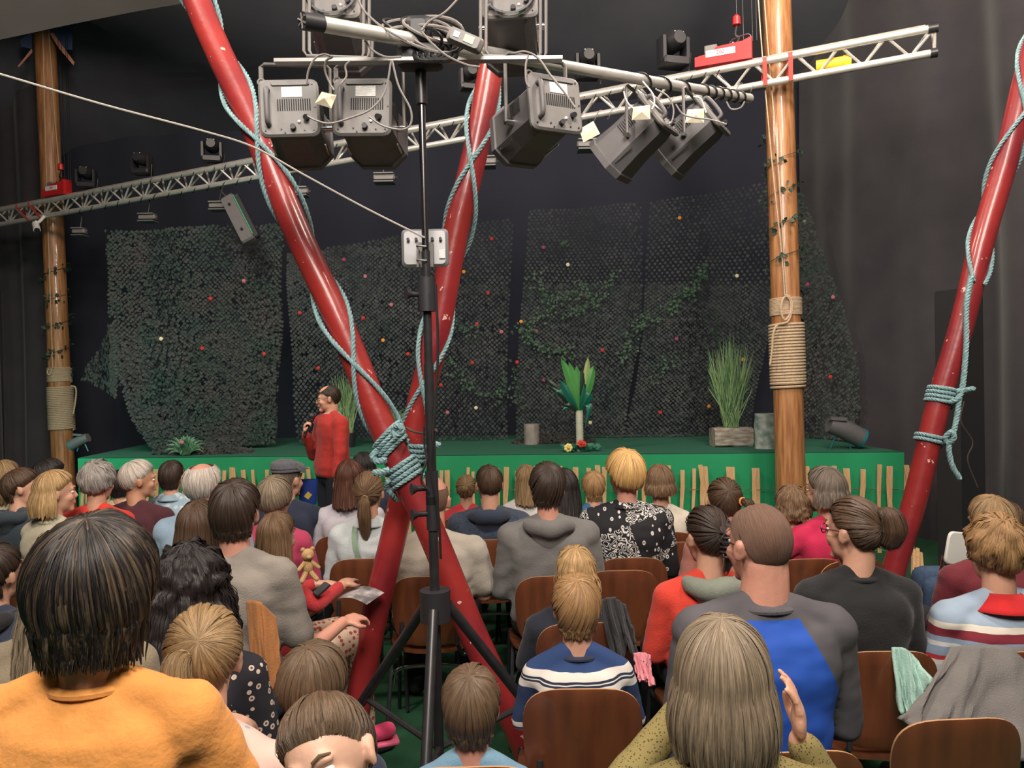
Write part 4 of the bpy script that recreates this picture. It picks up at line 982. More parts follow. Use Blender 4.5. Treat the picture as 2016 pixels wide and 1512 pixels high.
SK = {'fair': (.62, .34, .235), 'pink': (.62, .30, .22), 'tan': (.50, .26, .16), 'light': (.66, .40, .29)}
def skinmat(k):
    if ('skin' + k) not in _mc:
        m = mat('skin_' + k, SK[k], .5, col2=tuple(c * .86 for c in SK[k]), scale=9, bump=.08, bscale=90)
        b = m.node_tree.nodes['Principled BSDF']; b.inputs['Subsurface Weight'].default_value = .12; b.inputs['Subsurface Radius'].default_value = (.02, .008, .004); b.inputs['Subsurface Scale'].default_value = .5
        _mc['skin' + k] = m
    return _mc['skin' + k]
def hairmat(name, c1, c2, ufreq=70, rough=.42, dark=None):
    lo_, hi_ = (.48, .80) if name == 'hl' else (.30, .68)
    key = 'hair_' + name
    if key in _mc: return _mc[key]
    m = bpy.data.materials.new(key); m.use_nodes = True; t = m.node_tree; b = t.nodes['Principled BSDF']
    at_ = nd(t, 'ShaderNodeAttribute', attribute_name='strand'); mp = nd(t, 'ShaderNodeMapping'); mp.inputs['Scale'].default_value = (ufreq, 2.2, 1)
    t.links.new(at_.outputs['Vector'], mp.inputs[0]); n = nd(t, 'ShaderNodeTexNoise'); n.inputs['Scale'].default_value = 1.; n.inputs['Detail'].default_value = 5; n.inputs['Roughness'].default_value = .75
    t.links.new(mp.outputs[0], n.inputs[0]); r = nd(t, 'ShaderNodeValToRGB'); r.color_ramp.elements[0].position = lo_; r.color_ramp.elements[1].position = hi_
    r.color_ramp.elements[0].color = (*c1, 1); r.color_ramp.elements[1].color = (*c2, 1)
    t.links.new(n.outputs[0], r.inputs[0]); t.links.new(r.outputs[0], b.inputs['Base Color'])
    mp2 = nd(t, 'ShaderNodeMapping'); mp2.inputs['Scale'].default_value = (ufreq * 3.5, 2.5, 1); t.links.new(at_.outputs['Vector'], mp2.inputs[0])
    n2 = nd(t, 'ShaderNodeTexNoise'); n2.inputs['Scale'].default_value = 1.; n2.inputs['Detail'].default_value = 3; t.links.new(mp2.outputs[0], n2.inputs[0])
    bp = nd(t, 'ShaderNodeBump'); bp.inputs['Strength'].default_value = .8; bp.inputs['Distance'].default_value = .006; t.links.new(n2.outputs[0], bp.inputs['Height']); t.links.new(bp.outputs[0], b.inputs['Normal'])
    b.inputs['Roughness'].default_value = rough; b.inputs['Specular IOR Level'].default_value = .45
    _mc[key] = m; return m
HC = {'dark': ((.012, .008, .007), (.060, .038, .026)), 'black': ((.006, .005, .006), (.028, .022, .022)), 'brown': ((.030, .017, .010), (.13, .075, .045)), 'lbrown': ((.07, .040, .022), (.27, .16, .085)),
      'dblond': ((.10, .060, .028), (.42, .27, .13)), 'blond': ((.22, .12, .045), (.70, .46, .22)), 'yellow': ((.40, .20, .06), (.85, .55, .22)), 'grey': ((.12, .105, .10), (.50, .46, .43)), 'white': ((.32, .27, .23), (.78, .70, .62)),
      'ashb': ((.06, .045, .032), (.40, .31, .21)), 'red': ((.035, .012, .008), (.16, .06, .035)), 'gbrown': ((.045, .035, .028), (.24, .19, .15)), 'mbrown': ((.045, .028, .017), (.20, .13, .078)), 'hl': ((.008, .007, .008), (.23, .16, .095)), 'stubble': ((.16, .085, .06), (.22, .125, .085)), 'ginger': ((.11, .055, .022), (.46, .27, .12))}
LINES = {'m': ([0, 40, 62, 80, 100, 125, 180], [30, 27, 16, 2, -4, -45, -55]),
         'cover': ([0, 40, 60, 80, 100, 125, 180], [26, 20, -10, -30, -34, -48, -54])}
def inter(x, t): return float(np.interp(x, t[0], t[1]))
def make_hair(par, T, hs, st, rng, nc=200):
    """T: function head space -> person space (point, matrix). returns mesh object"""
    col = hairmat(st['c'], *HC[st['c']], ufreq=st.get('uf', 70), rough=st.get('rough', .42))
    th0 = st.get('th', .014); th1 = st.get('the', .005); pt = math.radians(st.get('pole', 25)); line = LINES[st.get('line', 'm')]
    fall = st.get('fall'); ffrom = st.get('ffrom', 62); flare = st.get('flare', .08); amp = st.get('amp', .004); curly = st.get('curly', 0); part = st.get('part', 0)
    lo = math.radians(st.get('bald', 0)); fringe = st.get('fringe', 0); lift = st.get('lift', 0); ps = st.get('poleside', 0)
    pole = V((math.sin(ps) * .6, -math.sin(pt), math.cos(pt))).normalized(); e1 = V((0, math.cos(pt), math.sin(pt))); e1 = (e1 - pole * e1.dot(pole)).normalized(); e2 = pole.cross(e1)
    R3, org = T; rad = V((.0755, .0955, .0945)); K1, K2 = 12, (12 if fall else 0)
    def surf(d, th): return org + R3 @ (V((d.x * (rad.x + th), d.y * (rad.y + th) - .004, d.z * (rad.z + th))) * hs)
    def dirn(phi, the): return pole * math.cos(the) + (e1 * math.cos(phi) + e2 * math.sin(phi)) * math.sin(the)
    def path(phi, jit=0, thx=0.):
        the = .05; fl = False
        while the < 2.9:
            d = dirn(phi, the); a = math.degrees(abs(math.atan2(d.x, d.y))); e = math.degrees(math.asin(max(-1, min(1, d.z))))
            if fall and a > ffrom and e < st.get('efall', -2): fl = True; break
            if e < inter(a, line) - fringe * max(0, 1 - a / 60.): break
            the += .035
        pts = []
        sd = noise.noise(V((phi * st.get('rf', 9), 1.7, jit))) + .6 * noise.noise(V((phi * st.get('rf', 9) * 3, 5, jit)))
        for k in range(K1):
            t = k / (K1 - 1); th_ = lo + (the - lo) * t; d = dirn(phi + st.get('swirl', .0) * (1 - t), th_)
            th = lerp(th0, th1, t ** 1.6) if not fl else lerp(th0, max(th1, th0 * .8), t); tt = min(1, t * 3)
            th += amp * sd * tt * (1 if not curly else 0) + thx * t
            p = surf(d, th)
            if curly:
                f = st.get('cf', 38); q = p * f; p = p + (R3 @ d) * (curly * (noise.noise(q) + .5 * noise.noise(q * 2.1))) + V((noise.noise(q + V((9, 0, 0))), noise.noise(q + V((0, 9, 0))), noise.noise(q + V((0, 0, 9))))) * curly * .5
            pts.append(p)
        if not fl and lo == 0 and not fringe: pts[-1] = surf(dirn(phi, the + .05), -.002)
        if fl:
            q = pts[-1]; out = R3 @ V((d.x, d.y, 0)); out.z = 0; out = out.normalized(); L = fall * (1 + .10 * sd + .05 * math.sin(phi * 37))
            back = math.sin(max(0, -(R3.inverted() @ out).y)) if True else 0
            for k in range(1, K2 + 1):
                s = k / K2; off = flare * L * math.sin(s * PI * st.get('curlin', .55)) * 1.0; wav = st.get('wave', 0) * math.sin(s * 9 + phi * 5 + sd * 3)
                p = q + V((0, 0, -L * s)) + out * (off + wav) + V((0, -st.get('backoff', 0) * s * s, 0)) + V((-out.x, 0, 0)) * st.get('gather', 0) * s * abs(out.x) * .1
                p += out * amp * 1.2 * noise.noise(V((phi * 14, s * 1.2, jit)))
                if curly: f = 30; z_ = p * f; p = p + out * curly * noise.noise(z_) + V((0, 0, curly * .6 * noise.noise(z_ + V((5, 5, 5)))))
                pts.append(p)
        return pts, fl
    vs = []; uv = []; fs = []; cols = []
    for i in range(nc):
        phi = 2 * PI * i / nc; pts, fl = path(phi); cols.append((len(vs), len(pts), fl)); vs += pts
        for k in range(len(pts)): uv.append((i / nc, k / max(len(pts) - 1, 1) * (1.8 if fl else 1)))
    for i in range(nc):
        a, na, _ = cols[i]; c, ncn, _ = cols[(i + 1) % nc]
        for k in range(min(na, ncn) - 1): fs.append((a + k, a + k + 1, c + k + 1, c + k))
    # locks
    nl = st.get('locks', 130)
    for q in range(nl):
        phi = rng.uniform(0, 2 * PI); pts, fl = path(phi, jit=q * .37, thx=lift * rng.uniform(.3, 1)); n_ = len(pts); k0 = rng.randrange(0, max(1, int(n_ * .45)))
        seg = pts[k0:];
        if len(seg) < 3: continue
        wd = rng.uniform(.0025, .006) * hs * st.get('lw', 1); cen = org; o_ = len(vs); uu = rng.random(); m_ = len(seg)
        sidej = rng.uniform(-.012, .012) * hs
        for k, p in enumerate(seg):
            t = k / (m_ - 1); nrm = (p - cen); nrm.z *= .4 if fl else 1; nrm.normalize(); tg = (seg[min(k + 1, m_ - 1)] - seg[max(k - 1, 0)]); sd_ = tg.cross(nrm); sd_ = sd_.normalized() if sd_.length > 1e-6 else V((1, 0, 0))
            ww = wd * math.sin(PI * min(.98, .15 + .85 * t)) ** .6; offp = p + nrm * (.0005 + .0035 * math.sin(PI * t) + lift * t * t * rng.uniform(.4, .5)) + sd_ * sidej * t
            vs += [offp - sd_ * ww, offp + nrm * ww * .5, offp + sd_ * ww]; uv += [(uu, t), (uu + .01, t), (uu + .02, t)]
        for k in range(m_ - 1):
            x = o_ + k * 3; fs += [(x, x + 1, x + 4, x + 3), (x + 1, x + 2, x + 5, x + 4)]
    return finish_hair('hair', vs, fs, uv, col, par)
def finish_hair(name, vs, fs, uv, col, par):
    me = bpy.data.meshes.new(name); me.from_pydata([tuple(v) for v in vs], [], fs); me.materials.append(col)
    at_ = me.attributes.new('strand', 'FLOAT2', 'POINT'); at_.data.foreach_set('vector', np.array(uv, dtype=np.float32).ravel())
    me.polygons.foreach_set('use_smooth', [True] * len(me.polygons)); o = bpy.data.objects.new(name, me); C.objects.link(o); o.parent = par; return o
def tail(par, c, pts, r0, hs, rng, n=70, rs=None, name='ponytail', spread=1.):
    """bundle of strands along a curve: fat tube base plus ribbons"""
    P = bez(pts, 6); m = len(P); vs = []; uv = []; fs = []
    rr = rs or [r0 * (.35 + .9 * math.sin(PI * min(1, .08 + .75 * i / (m - 1)))) * (1 - .75 * max(0, i / (m - 1) - .6) / .4) for i in range(m)]
    if rs: rr = [float(np.interp(i / (m - 1), np.linspace(0, 1, len(rs)), rs)) for i in range(m)]
    N = 28
    for i in range(m):
        t = (P[min(i + 1, m - 1)] - P[max(i - 1, 0)]).normalized(); u = V((1, 0, 0)); u = (u - t * u.dot(t)).normalized(); v = t.cross(u)
        for k in range(N):
            a = 2 * PI * k / N; q = rr[i] * (1 + .10 * noise.noise(V((k * 1.3, i * .15, r0 * 99)))); vs.append(P[i] + u * q * math.cos(a) + v * q * .8 * math.sin(a)); uv.append((k / N * .6, i / m * 2))
    for i in range(m - 1):
        for k in range(N): l = (k + 1) % N; fs.append((i * N + k, i * N + l, i * N + N + l, i * N + N + k))
    for q in range(n):
        a0 = rng.uniform(0, 2 * PI); f = rng.uniform(.85, 1.12); w = rng.uniform(.0015, .004) * hs; k0 = rng.randrange(0, m // 3); o_ = len(vs); uu = rng.random(); cnt = 0; x2 = rng.uniform(-.25, .25)
        for i in range(k0, m):
            t = (P[min(i + 1, m - 1)] - P[max(i - 1, 0)]).normalized(); u = V((1, 0, 0)); u = (u - t * u.dot(t)).normalized(); v = t.cross(u); a = a0 + x2 * i / m * 2
            rad = max(rr[i], .004) * f * (1 + .5 * spread * (i / m) ** 4); p = P[i] + u * rad * math.cos(a) + v * rad * .8 * math.sin(a) + t * (.02 * (i == m - 1)) * rng.random(); sd = -u * math.sin(a) + v * .8 * math.cos(a); ww = w * (1 - .8 * i / m)
            vs += [p - sd * ww, p + sd * ww]; uv += [(uu, i / m), (uu + .02, i / m)]; cnt += 1
        for k in range(cnt - 1): x = o_ + 2 * k; fs.append((x, x + 1, x + 3, x + 2))
    return finish_hair(name, vs, fs, uv, hairmat(c, *HC[c]), par)

m_eye = sm('eye_white', (.75, .72, .68), rough=.2); m_iris = sm('iris', (.03, .02, .015), rough=.15); m_lip = sm('lip', (.50, .20, .16), rough=.45)
m_denim = sm('denim', (.03, .06, .12), rough=.9, col2=(.05, .085, .15), scale=60); m_dkcloth = sm('dark_trousers', (.012, .013, .018), rough=.9); m_shoe = sm('dark_shoe', (.03, .028, .028), rough=.6)
def clothmat(name, col, **k):
    kk = dict(rough=.92, bump=.25, bscale=160, sheen=.1, col2=tuple(c * .88 for c in col), scale=14); kk.update(k); return sm('cloth_' + name, col, **kk)
def bandmat(name, stops, z0, z1, ax='Z', wob=.006):
    """flat woven stripes along an axis of the garment: stops [(frac, colour)] constant bands"""
    m = bpy.data.materials.new('cloth_' + name); m.use_nodes = True; t = m.node_tree; b = t.nodes['Principled BSDF']; b.inputs['Roughness'].default_value = .92
    tc = nd(t, 'ShaderNodeTexCoord'); sx = nd(t, 'ShaderNodeSeparateXYZ'); t.links.new(tc.outputs['Object'], sx.inputs[0])
    mr = nd(t, 'ShaderNodeMapRange'); mr.inputs[1].default_value = z0; mr.inputs[2].default_value = z1
    n = nd(t, 'ShaderNodeTexNoise'); n.inputs['Scale'].default_value = 9; t.links.new(tc.outputs['Object'], n.inputs[0])
    ad = nd(t, 'ShaderNodeMath', operation='MULTIPLY_ADD'); ad.inputs[1].default_value = wob * 4; t.links.new(n.outputs[0], ad.inputs[0]); t.links.new(sx.outputs[ax], ad.inputs[2])
    t.links.new(ad.outputs[0], mr.inputs[0]); r = nd(t, 'ShaderNodeValToRGB'); r.color_ramp.interpolation = 'CONSTANT'; els = r.color_ramp.elements
    for i, (f, c) in enumerate(stops):
        e = els[0] if i == 0 else (els[1] if i == 1 else els.new(f)); e.position = f; e.color = (*c, 1)
    t.links.new(mr.outputs[0], r.inputs[0]); t.links.new(r.outputs[0], b.inputs['Base Color'])
    n2 = nd(t, 'ShaderNodeTexNoise'); n2.inputs['Scale'].default_value = 150; t.links.new(tc.outputs['Object'], n2.inputs[0]); bp = nd(t, 'ShaderNodeBump'); bp.inputs['Strength'].default_value = .25; t.links.new(n2.outputs[0], bp.inputs['Height']); t.links.new(bp.outputs[0], b.inputs['Normal'])
    return m
def dotmat(name, base, dot, scale=40, rad=.28, feat='F1', col3=None):
    m = bpy.data.materials.new('cloth_' + name); m.use_nodes = True; t = m.node_tree; b = t.nodes['Principled BSDF']; b.inputs['Roughness'].default_value = .92
    tc = nd(t, 'ShaderNodeTexCoord'); v = nd(t, 'ShaderNodeTexVoronoi'); v.feature = feat; v.inputs['Scale'].default_value = scale; t.links.new(tc.outputs['Object'], v.inputs[0])
    r = nd(t, 'ShaderNodeValToRGB'); r.color_ramp.interpolation = 'CONSTANT'; e = r.color_ramp.elements; e[0].position = 0; e[0].color = (*(col3 or dot), 1); e[1].position = rad * .45; e[1].color = (*dot, 1); q = e.new(rad); q.color = (*base, 1)
    t.links.new(v.outputs['Distance'], r.inputs[0]); t.links.new(r.outputs[0], b.inputs['Base Color']); return m
def paisley():
    m = bpy.data.materials.new('cloth_paisley'); m.use_nodes = True; t = m.node_tree; b = t.nodes['Principled BSDF']; b.inputs['Roughness'].default_value = .85
    tc = nd(t, 'ShaderNodeTexCoord'); L = t.links
    blk = (.008, .008, .011, 1); wht = (.62, .6, .58, 1)
    # fine scroll work
    n = nd(t, 'ShaderNodeTexNoise'); n.inputs['Scale'].default_value = 24; n.inputs['Detail'].default_value = 1; L.new(tc.outputs['Object'], n.inputs[0])
    mm = nd(t, 'ShaderNodeMath', operation='MULTIPLY'); mm.inputs[1].default_value = 62; L.new(n.outputs[0], mm.inputs[0]); si = nd(t, 'ShaderNodeMath', operation='SINE'); L.new(mm.outputs[0], si.inputs[0])
    g = nd(t, 'ShaderNodeMath', operation='GREATER_THAN'); g.inputs[1].default_value = .35; L.new(si.outputs[0], g.inputs[0])
    # drops
    v = nd(t, 'ShaderNodeTexVoronoi'); v.inputs['Scale'].default_value = 21; mp = nd(t, 'ShaderNodeMapping'); mp.inputs['Scale'].default_value = (1.3, 1, .9); mp.inputs['Rotation'].default_value = (0, .5, 0); L.new(tc.outputs['Object'], mp.inputs[0]); L.new(mp.outputs[0], v.inputs[0])
    dl = nd(t, 'ShaderNodeMath', operation='LESS_THAN'); dl.inputs[1].default_value = .24; L.new(v.outputs['Distance'], dl.inputs[0]); dg = nd(t, 'ShaderNodeMath', operation='GREATER_THAN'); dg.inputs[1].default_value = .1; L.new(v.outputs['Distance'], dg.inputs[0])
    dr = nd(t, 'ShaderNodeMath', operation='MULTIPLY'); L.new(dl.outputs[0], dr.inputs[0]); L.new(dg.outputs[0], dr.inputs[1])
    # patches select: checker of large squares
    ck = nd(t, 'ShaderNodeTexChecker'); ck.inputs['Scale'].default_value = 5.2; mp2 = nd(t, 'ShaderNodeMapping'); mp2.inputs['Rotation'].default_value = (.1, .32, .2); mp2.inputs['Location'].default_value = (.05, .03, .07); L.new(tc.outputs['Object'], mp2.inputs[0]); L.new(mp2.outputs[0], ck.inputs[0])
    mx = nd(t, 'ShaderNodeMix', data_type='FLOAT'); L.new(ck.outputs['Fac'], mx.inputs[0]); L.new(g.outputs[0], mx.inputs[2]); L.new(dr.outputs[0], mx.inputs[3])
    c = nd(t, 'ShaderNodeMix', data_type='RGBA'); c.inputs[6].default_value = blk; c.inputs[7].default_value = wht; L.new(mx.outputs[0], c.inputs[0]); L.new(c.outputs[2], b.inputs['Base Color']); return m
def raglan():
    m = bpy.data.materials.new('cloth_raglan'); m.use_nodes = True; t = m.node_tree; b = t.nodes['Principled BSDF']; b.inputs['Roughness'].default_value = .8; L = t.links
    tc = nd(t, 'ShaderNodeTexCoord'); sx = nd(t, 'ShaderNodeSeparateXYZ'); L.new(tc.outputs['Object'], sx.inputs[0])
    ab = nd(t, 'ShaderNodeMath', operation='ABSOLUTE'); L.new(sx.outputs['X'], ab.inputs[0])
    # seam x = .07 at neck, widening downwards
    mr = nd(t, 'ShaderNodeMapRange'); mr.inputs[1].default_value = 1.10; mr.inputs[2].default_value = .88; mr.inputs[3].default_value = .065; mr.inputs[4].default_value = .18; L.new(sx.outputs['Z'], mr.inputs[0])
    g = nd(t, 'ShaderNodeMath', operation='GREATER_THAN'); L.new(ab.outputs[0], g.inputs[0]); L.new(mr.outputs[0], g.inputs[1])
    z = nd(t, 'ShaderNodeMath', operation='GREATER_THAN'); z.inputs[1].default_value = 1.092; L.new(sx.outputs['Z'], z.inputs[0]); mx_ = nd(t, 'ShaderNodeMath', operation='MAXIMUM'); L.new(g.outputs[0], mx_.inputs[0]); L.new(z.outputs[0], mx_.inputs[1])
    c = nd(t, 'ShaderNodeMix', data_type='RGBA'); c.inputs[6].default_value = (.012, .075, .42, 1); c.inputs[7].default_value = (.075, .07, .08, 1); L.new(mx_.outputs[0], c.inputs[0]); L.new(c.outputs[2], b.inputs['Base Color']); return m

# ---------------------------------------------------------------- chairs
m_ply = sm('plywood', (.155, .050, .020), rough=.33, col2=(.085, .028, .014), scale=3.2, stretch=(7, 7, .5), coat=.35, detail=5, lo=.25, hi=.75)
m_plyedge = sm('plywood_edge', (.42, .24, .12), rough=.6)
def chair_proto():
    t = thing('plywood_chair', 'x', 'chair')
    def outline(n=40):
        pts = []
        for k in range(n):   # superellipse-like rounded board, narrower at the bottom
            a = 2 * PI * k / n; c_, s_ = math.cos(a), math.sin(a); x = abs(c_) ** .55 * (1 if c_ > 0 else -1); z = abs(s_) ** .62 * (1 if s_ > 0 else -1)
            pts.append((x * .188 * (1 - .10 * (1 - z) / 2), z))
        return pts
    O = outline(); zc, hz_ = .645, .170
    b = MB(); vs = []; fs = []
    def pos(x, z, y): zz_ = zc + z * hz_; return V((x, -.205 - .10 * (zz_ - .5) + .30 * x * x * 2.2 + y, zz_))
    rings = [(.0, 0), (.35, 0), (.7, 0), (.93, 0), (1., .004), (1., .011), (.93, .014), (.7, .014), (.35, .014), (0, .014)]
    for r, y in rings: vs += [pos(x * r, z * r, y) for x, z in O]
    n = len(O)
    for i in range(len(rings) - 1):
        for k in range(n): fs.append((i * n + k, i * n + (k + 1) % n, (i + 1) * n + (k + 1) % n, (i + 1) * n + k))
    b.add(vs, fs); b.m = [1 if (i // n) == 4 else 0 for i in range(len(fs))]
    b.build('backrest', [m_ply, m_plyedge], t)
    b = MB()
    for y in (0, .013): pass
    def seat(u, v):
        a = u * 2 * PI; c_, s_ = math.cos(a), math.sin(a); x = abs(c_) ** .6 * (1 if c_ > 0 else -1) * .205; y = abs(s_) ** .6 * (1 if s_ > 0 else -1) * .20
        k = [0, .5, .95, 1, 1, .95, .5, 0][min(7, int(round(v * 7)))]; dz = 0 if v < .5 else -.014
        return V((x * k, -.0 + y * k, .452 + dz + .02 * (k * abs(x) / .2) ** 2 - .015 * max(0, y * k / .2)))
    b.grid(seat, 32, 8, closeu=True).build('seat', m_ply, t)
    for s in (-1, 1):
        MB().tube(bez([V((s * .13, -.235, .50)), V((s * .15, -.20, .44)), V((s * .17, -.16, .43)), V((s * .19, .15, .43)), V((s * .20, .18, .40)), V((s * .215, .21, .01))], 5), .010, 8).build('front_leg', m_black, t)
        MB().tube(bez([V((s * .185, .04, .425)), V((s * .195, -.10, .40)), V((s * .215, -.23, .01))], 5), .010, 8).build('rear_leg', m_black, t)
        MB().tube([V((s * .13, -.235, .49)), V((s * .13, -.225, .60))], .010, 8).build('back_bracket', m_black, t)
    MB().tube(bez([V((-.19, -.14, .27)), V((-.16, -.15, .35)), V((0, -.15, .365)), V((.16, -.15, .35)), V((.19, -.14, .27))], 5), .009, 8).build('cross_brace', m_chrome, t)
    return t
chair0 = chair_proto(); chair_used = [False]
def chair(label, x, y, rz, z=0):
    if not chair_used[0]: o = chair0; chair_used[0] = True
    else: o = copy_tree(chair0)
    o.location = (x, y, z); o.rotation_euler = (0, 0, rz); tag(o, label, 'chair', 'brown plywood chairs of the audience'); return o
# ---------------------------------------------------------------- trousers and shoes, shared
_tr = {}
def legs_mesh(kind):
    if kind in _tr: return _tr[kind]
    b = MB()
    if kind == 'sit':
        for s in (-1, 1):
            chain(b, [V((s * .085, -.02, .545)), V((s * .12, .38, .545)), V((s * .125, .41, .10))], [.095, .068, .048], 12)
        b.ell((0, -.01, .56), (.175, .13, .11)); v = .016
    else:
        for s in (-1, 1): chain(b, [V((s * .085, 0, .90)), V((s * .10, .01, .50)), V((s * .11, -.01, .08))], [.10, .072, .055], 12)
        b.ell((0, 0, .93), (.165, .115, .13)); v = .016
    m = remesh(b, v, 5); _tr[kind] = m
    b = MB(); cap(b, V((0, -.03, .045)), .04, V((.015, .13, .035)), .034, 10); b.ell((0, -.01, .08), (.048, .055, .05))
    m2 = remesh(b, .012, 4)
    for q in m2.vertices: q.co.z = max(q.co.z, .003)
    _tr[kind + 's'] = m2
    return m
def objmesh(name, me, mat_, par, scale=None, loc=None):
    o = bpy.data.objects.new(name, me); C.objects.link(o); o.parent = par
    if not me.materials: me.materials.append(mat_)
    o.material_slots[0].link = 'OBJECT'; o.material_slots[0].material = mat_
    if scale: o.scale = scale
    if loc: o.location = loc
    return o
PEOPLE = {}
LB = {
'JX': ('person in a dark top and jeans sitting sideways behind the dark maroon top', 'in jeans'),
'A1': ('person in a beige top seated at the far left edge behind the slate puffer jacket', 'in beige at the far left edge'),
'A3': ('person in navy seated half hidden behind the foot of the left wooden pole', 'beside the left wooden pole'),
'A6': ('small person in a cream top seated between the red and the maroon sweaters', 'in the cream top'),
'A8': ('person in a pale blue leaf patterned shirt seated right of the maroon sweater', 'in the pale blue patterned shirt'),
'A17': ('person in navy seated far forward, just right of the standing presenter', 'right of the presenter, far forward'),
'A20': ('small person in a red top seated near the fence right of the stand', 'small and in red near the fence'),
'A22': ('person in a white top seated near the fence left of the grey hoodie', 'in white left of the grey hoodie'),
'A24': ('person in a blue sleeveless top with red trim seated near the fence', 'in the blue sleeveless top'),
'A27': ('person in a cream tee seated right behind the bandana print shirt', 'in the cream tee'),
'A25': ('person in a black sleeveless lace top, bare shoulder beside the grey hoodie', 'in the black lace top'),
'A13': ('person in a grey flat cap and navy suit jacket, hand reaching right', 'in the flat cap'),
'A16': ('person in a lilac white tee seated left of the front crossed red pole', 'in the lilac white tee'),
'A21': ('person in a navy hooded top and glasses seated left of the grey hoodie', 'in the navy hooded top'),
'A7': ('person in a maroon sweater seated on the left, looking right', 'in the maroon sweater'),
'A5': ('person in a bright red sweater seated on the left beside the maroon sweater', 'in the bright red sweater, left'),
'A9': ('person in glasses and a plain pale blue shirt seated left of centre', 'in the plain pale blue shirt'),
'A2': ('person in a slate puffer jacket seated near the left edge, looking right', 'in the slate puffer jacket'),
'A4': ('person in a cream jacket seated on the left, face turned right', 'in the cream jacket'),
'A14': ('person in a raspberry top seated behind the flat cap and navy suit', 'in the raspberry top'),
'A18': ('person in a pale denim jacket with a green shoulder strap', 'in the pale denim jacket'),
'A31': ('person in glasses and a crimson sweater leaning left, before the right wooden pole', 'in the crimson sweater'),
'A30': ('small person in dark crimson seated left beside the crimson sweater', 'small and beside the crimson sweater'),
'A28': ('person in a peach top with an orange hair tie seated right of the cream tee', 'with the orange hair tie'),
'A26': ('person in a black and white bandana print shirt seated right of centre', 'in the bandana print shirt'),
'A23': ('person in a grey hoodie seated at the centre of the picture', 'in the grey hoodie'),
'A19': ('large person in a stone coloured tee seated behind the crossed red poles', 'in the stone coloured tee'),
'A36': ('person in a dark maroon top seated in front of the striped knit, right edge', 'in dark maroon, right edge'),
'A34': ('person in a grey fleece mostly hidden ahead of the black top', 'in the grey fleece'),
'A12': ('small person in a red cardigan and flowered leggings turned right, holding a teddy bear', 'in the red cardigan'),
'A11': ('person in a grey tee seated left of centre, forearm reaching right', 'in the grey tee'),
'A10': ('small person in a brown tee seated left beside the grey tee', 'in the brown tee'),
'A29': ('person in a vermilion top with a sage hood and black claw clip', 'in the vermilion top'),
'A33': ('person in dark red glasses and a black top seated right of the raglan shirt', 'in the black top'),
'N8': ('person in a blue jacket with black hood cut off by the left edge', 'in the blue jacket, left edge'),
'N7': ('person in a khaki coat hidden behind the tangerine sweater', 'in the khaki coat'),
'N2': ('person in a dark flower print dress seated right beside the tangerine sweater', 'in the dark flower dress'),
'N10': ('small person in a navy coat seated straight ahead of the striped shirt', 'in the navy coat'),
'A32': ('person in glasses and a blue raglan shirt with grey sleeves', 'in the raglan shirt'),
'A35': ('person in a striped knit sweater with red collar at the right edge', 'in the striped knit'),
'N9': ('small person in a navy shirt with white stripes seated at the centre front', 'in the white striped navy shirt'),
'N6': ('small person in a sky blue tee seated at the bottom centre', 'in the sky blue tee'),
'N4': ('small person in navy, only the head showing beside the rear red pole foot', 'in navy beside the red pole foot'),
'N11': ('person in an olive openwork sweater at the bottom, hands raised clapping', 'in the olive sweater'),
'N3': ('toddler sized person in a pink flowered top beside the tangerine sweater', 'in the pink flowered top'),
'N5': ('small person at the bottom edge turned round towards the viewer, head tilted', 'turned towards the viewer'),
'N1': ('person in a tangerine sweater standing at the lower left, arm round a toddler', 'in the tangerine sweater'),
'A15': ('person in a red sweater standing before the stage holding a microphone', 'presenting'),
}
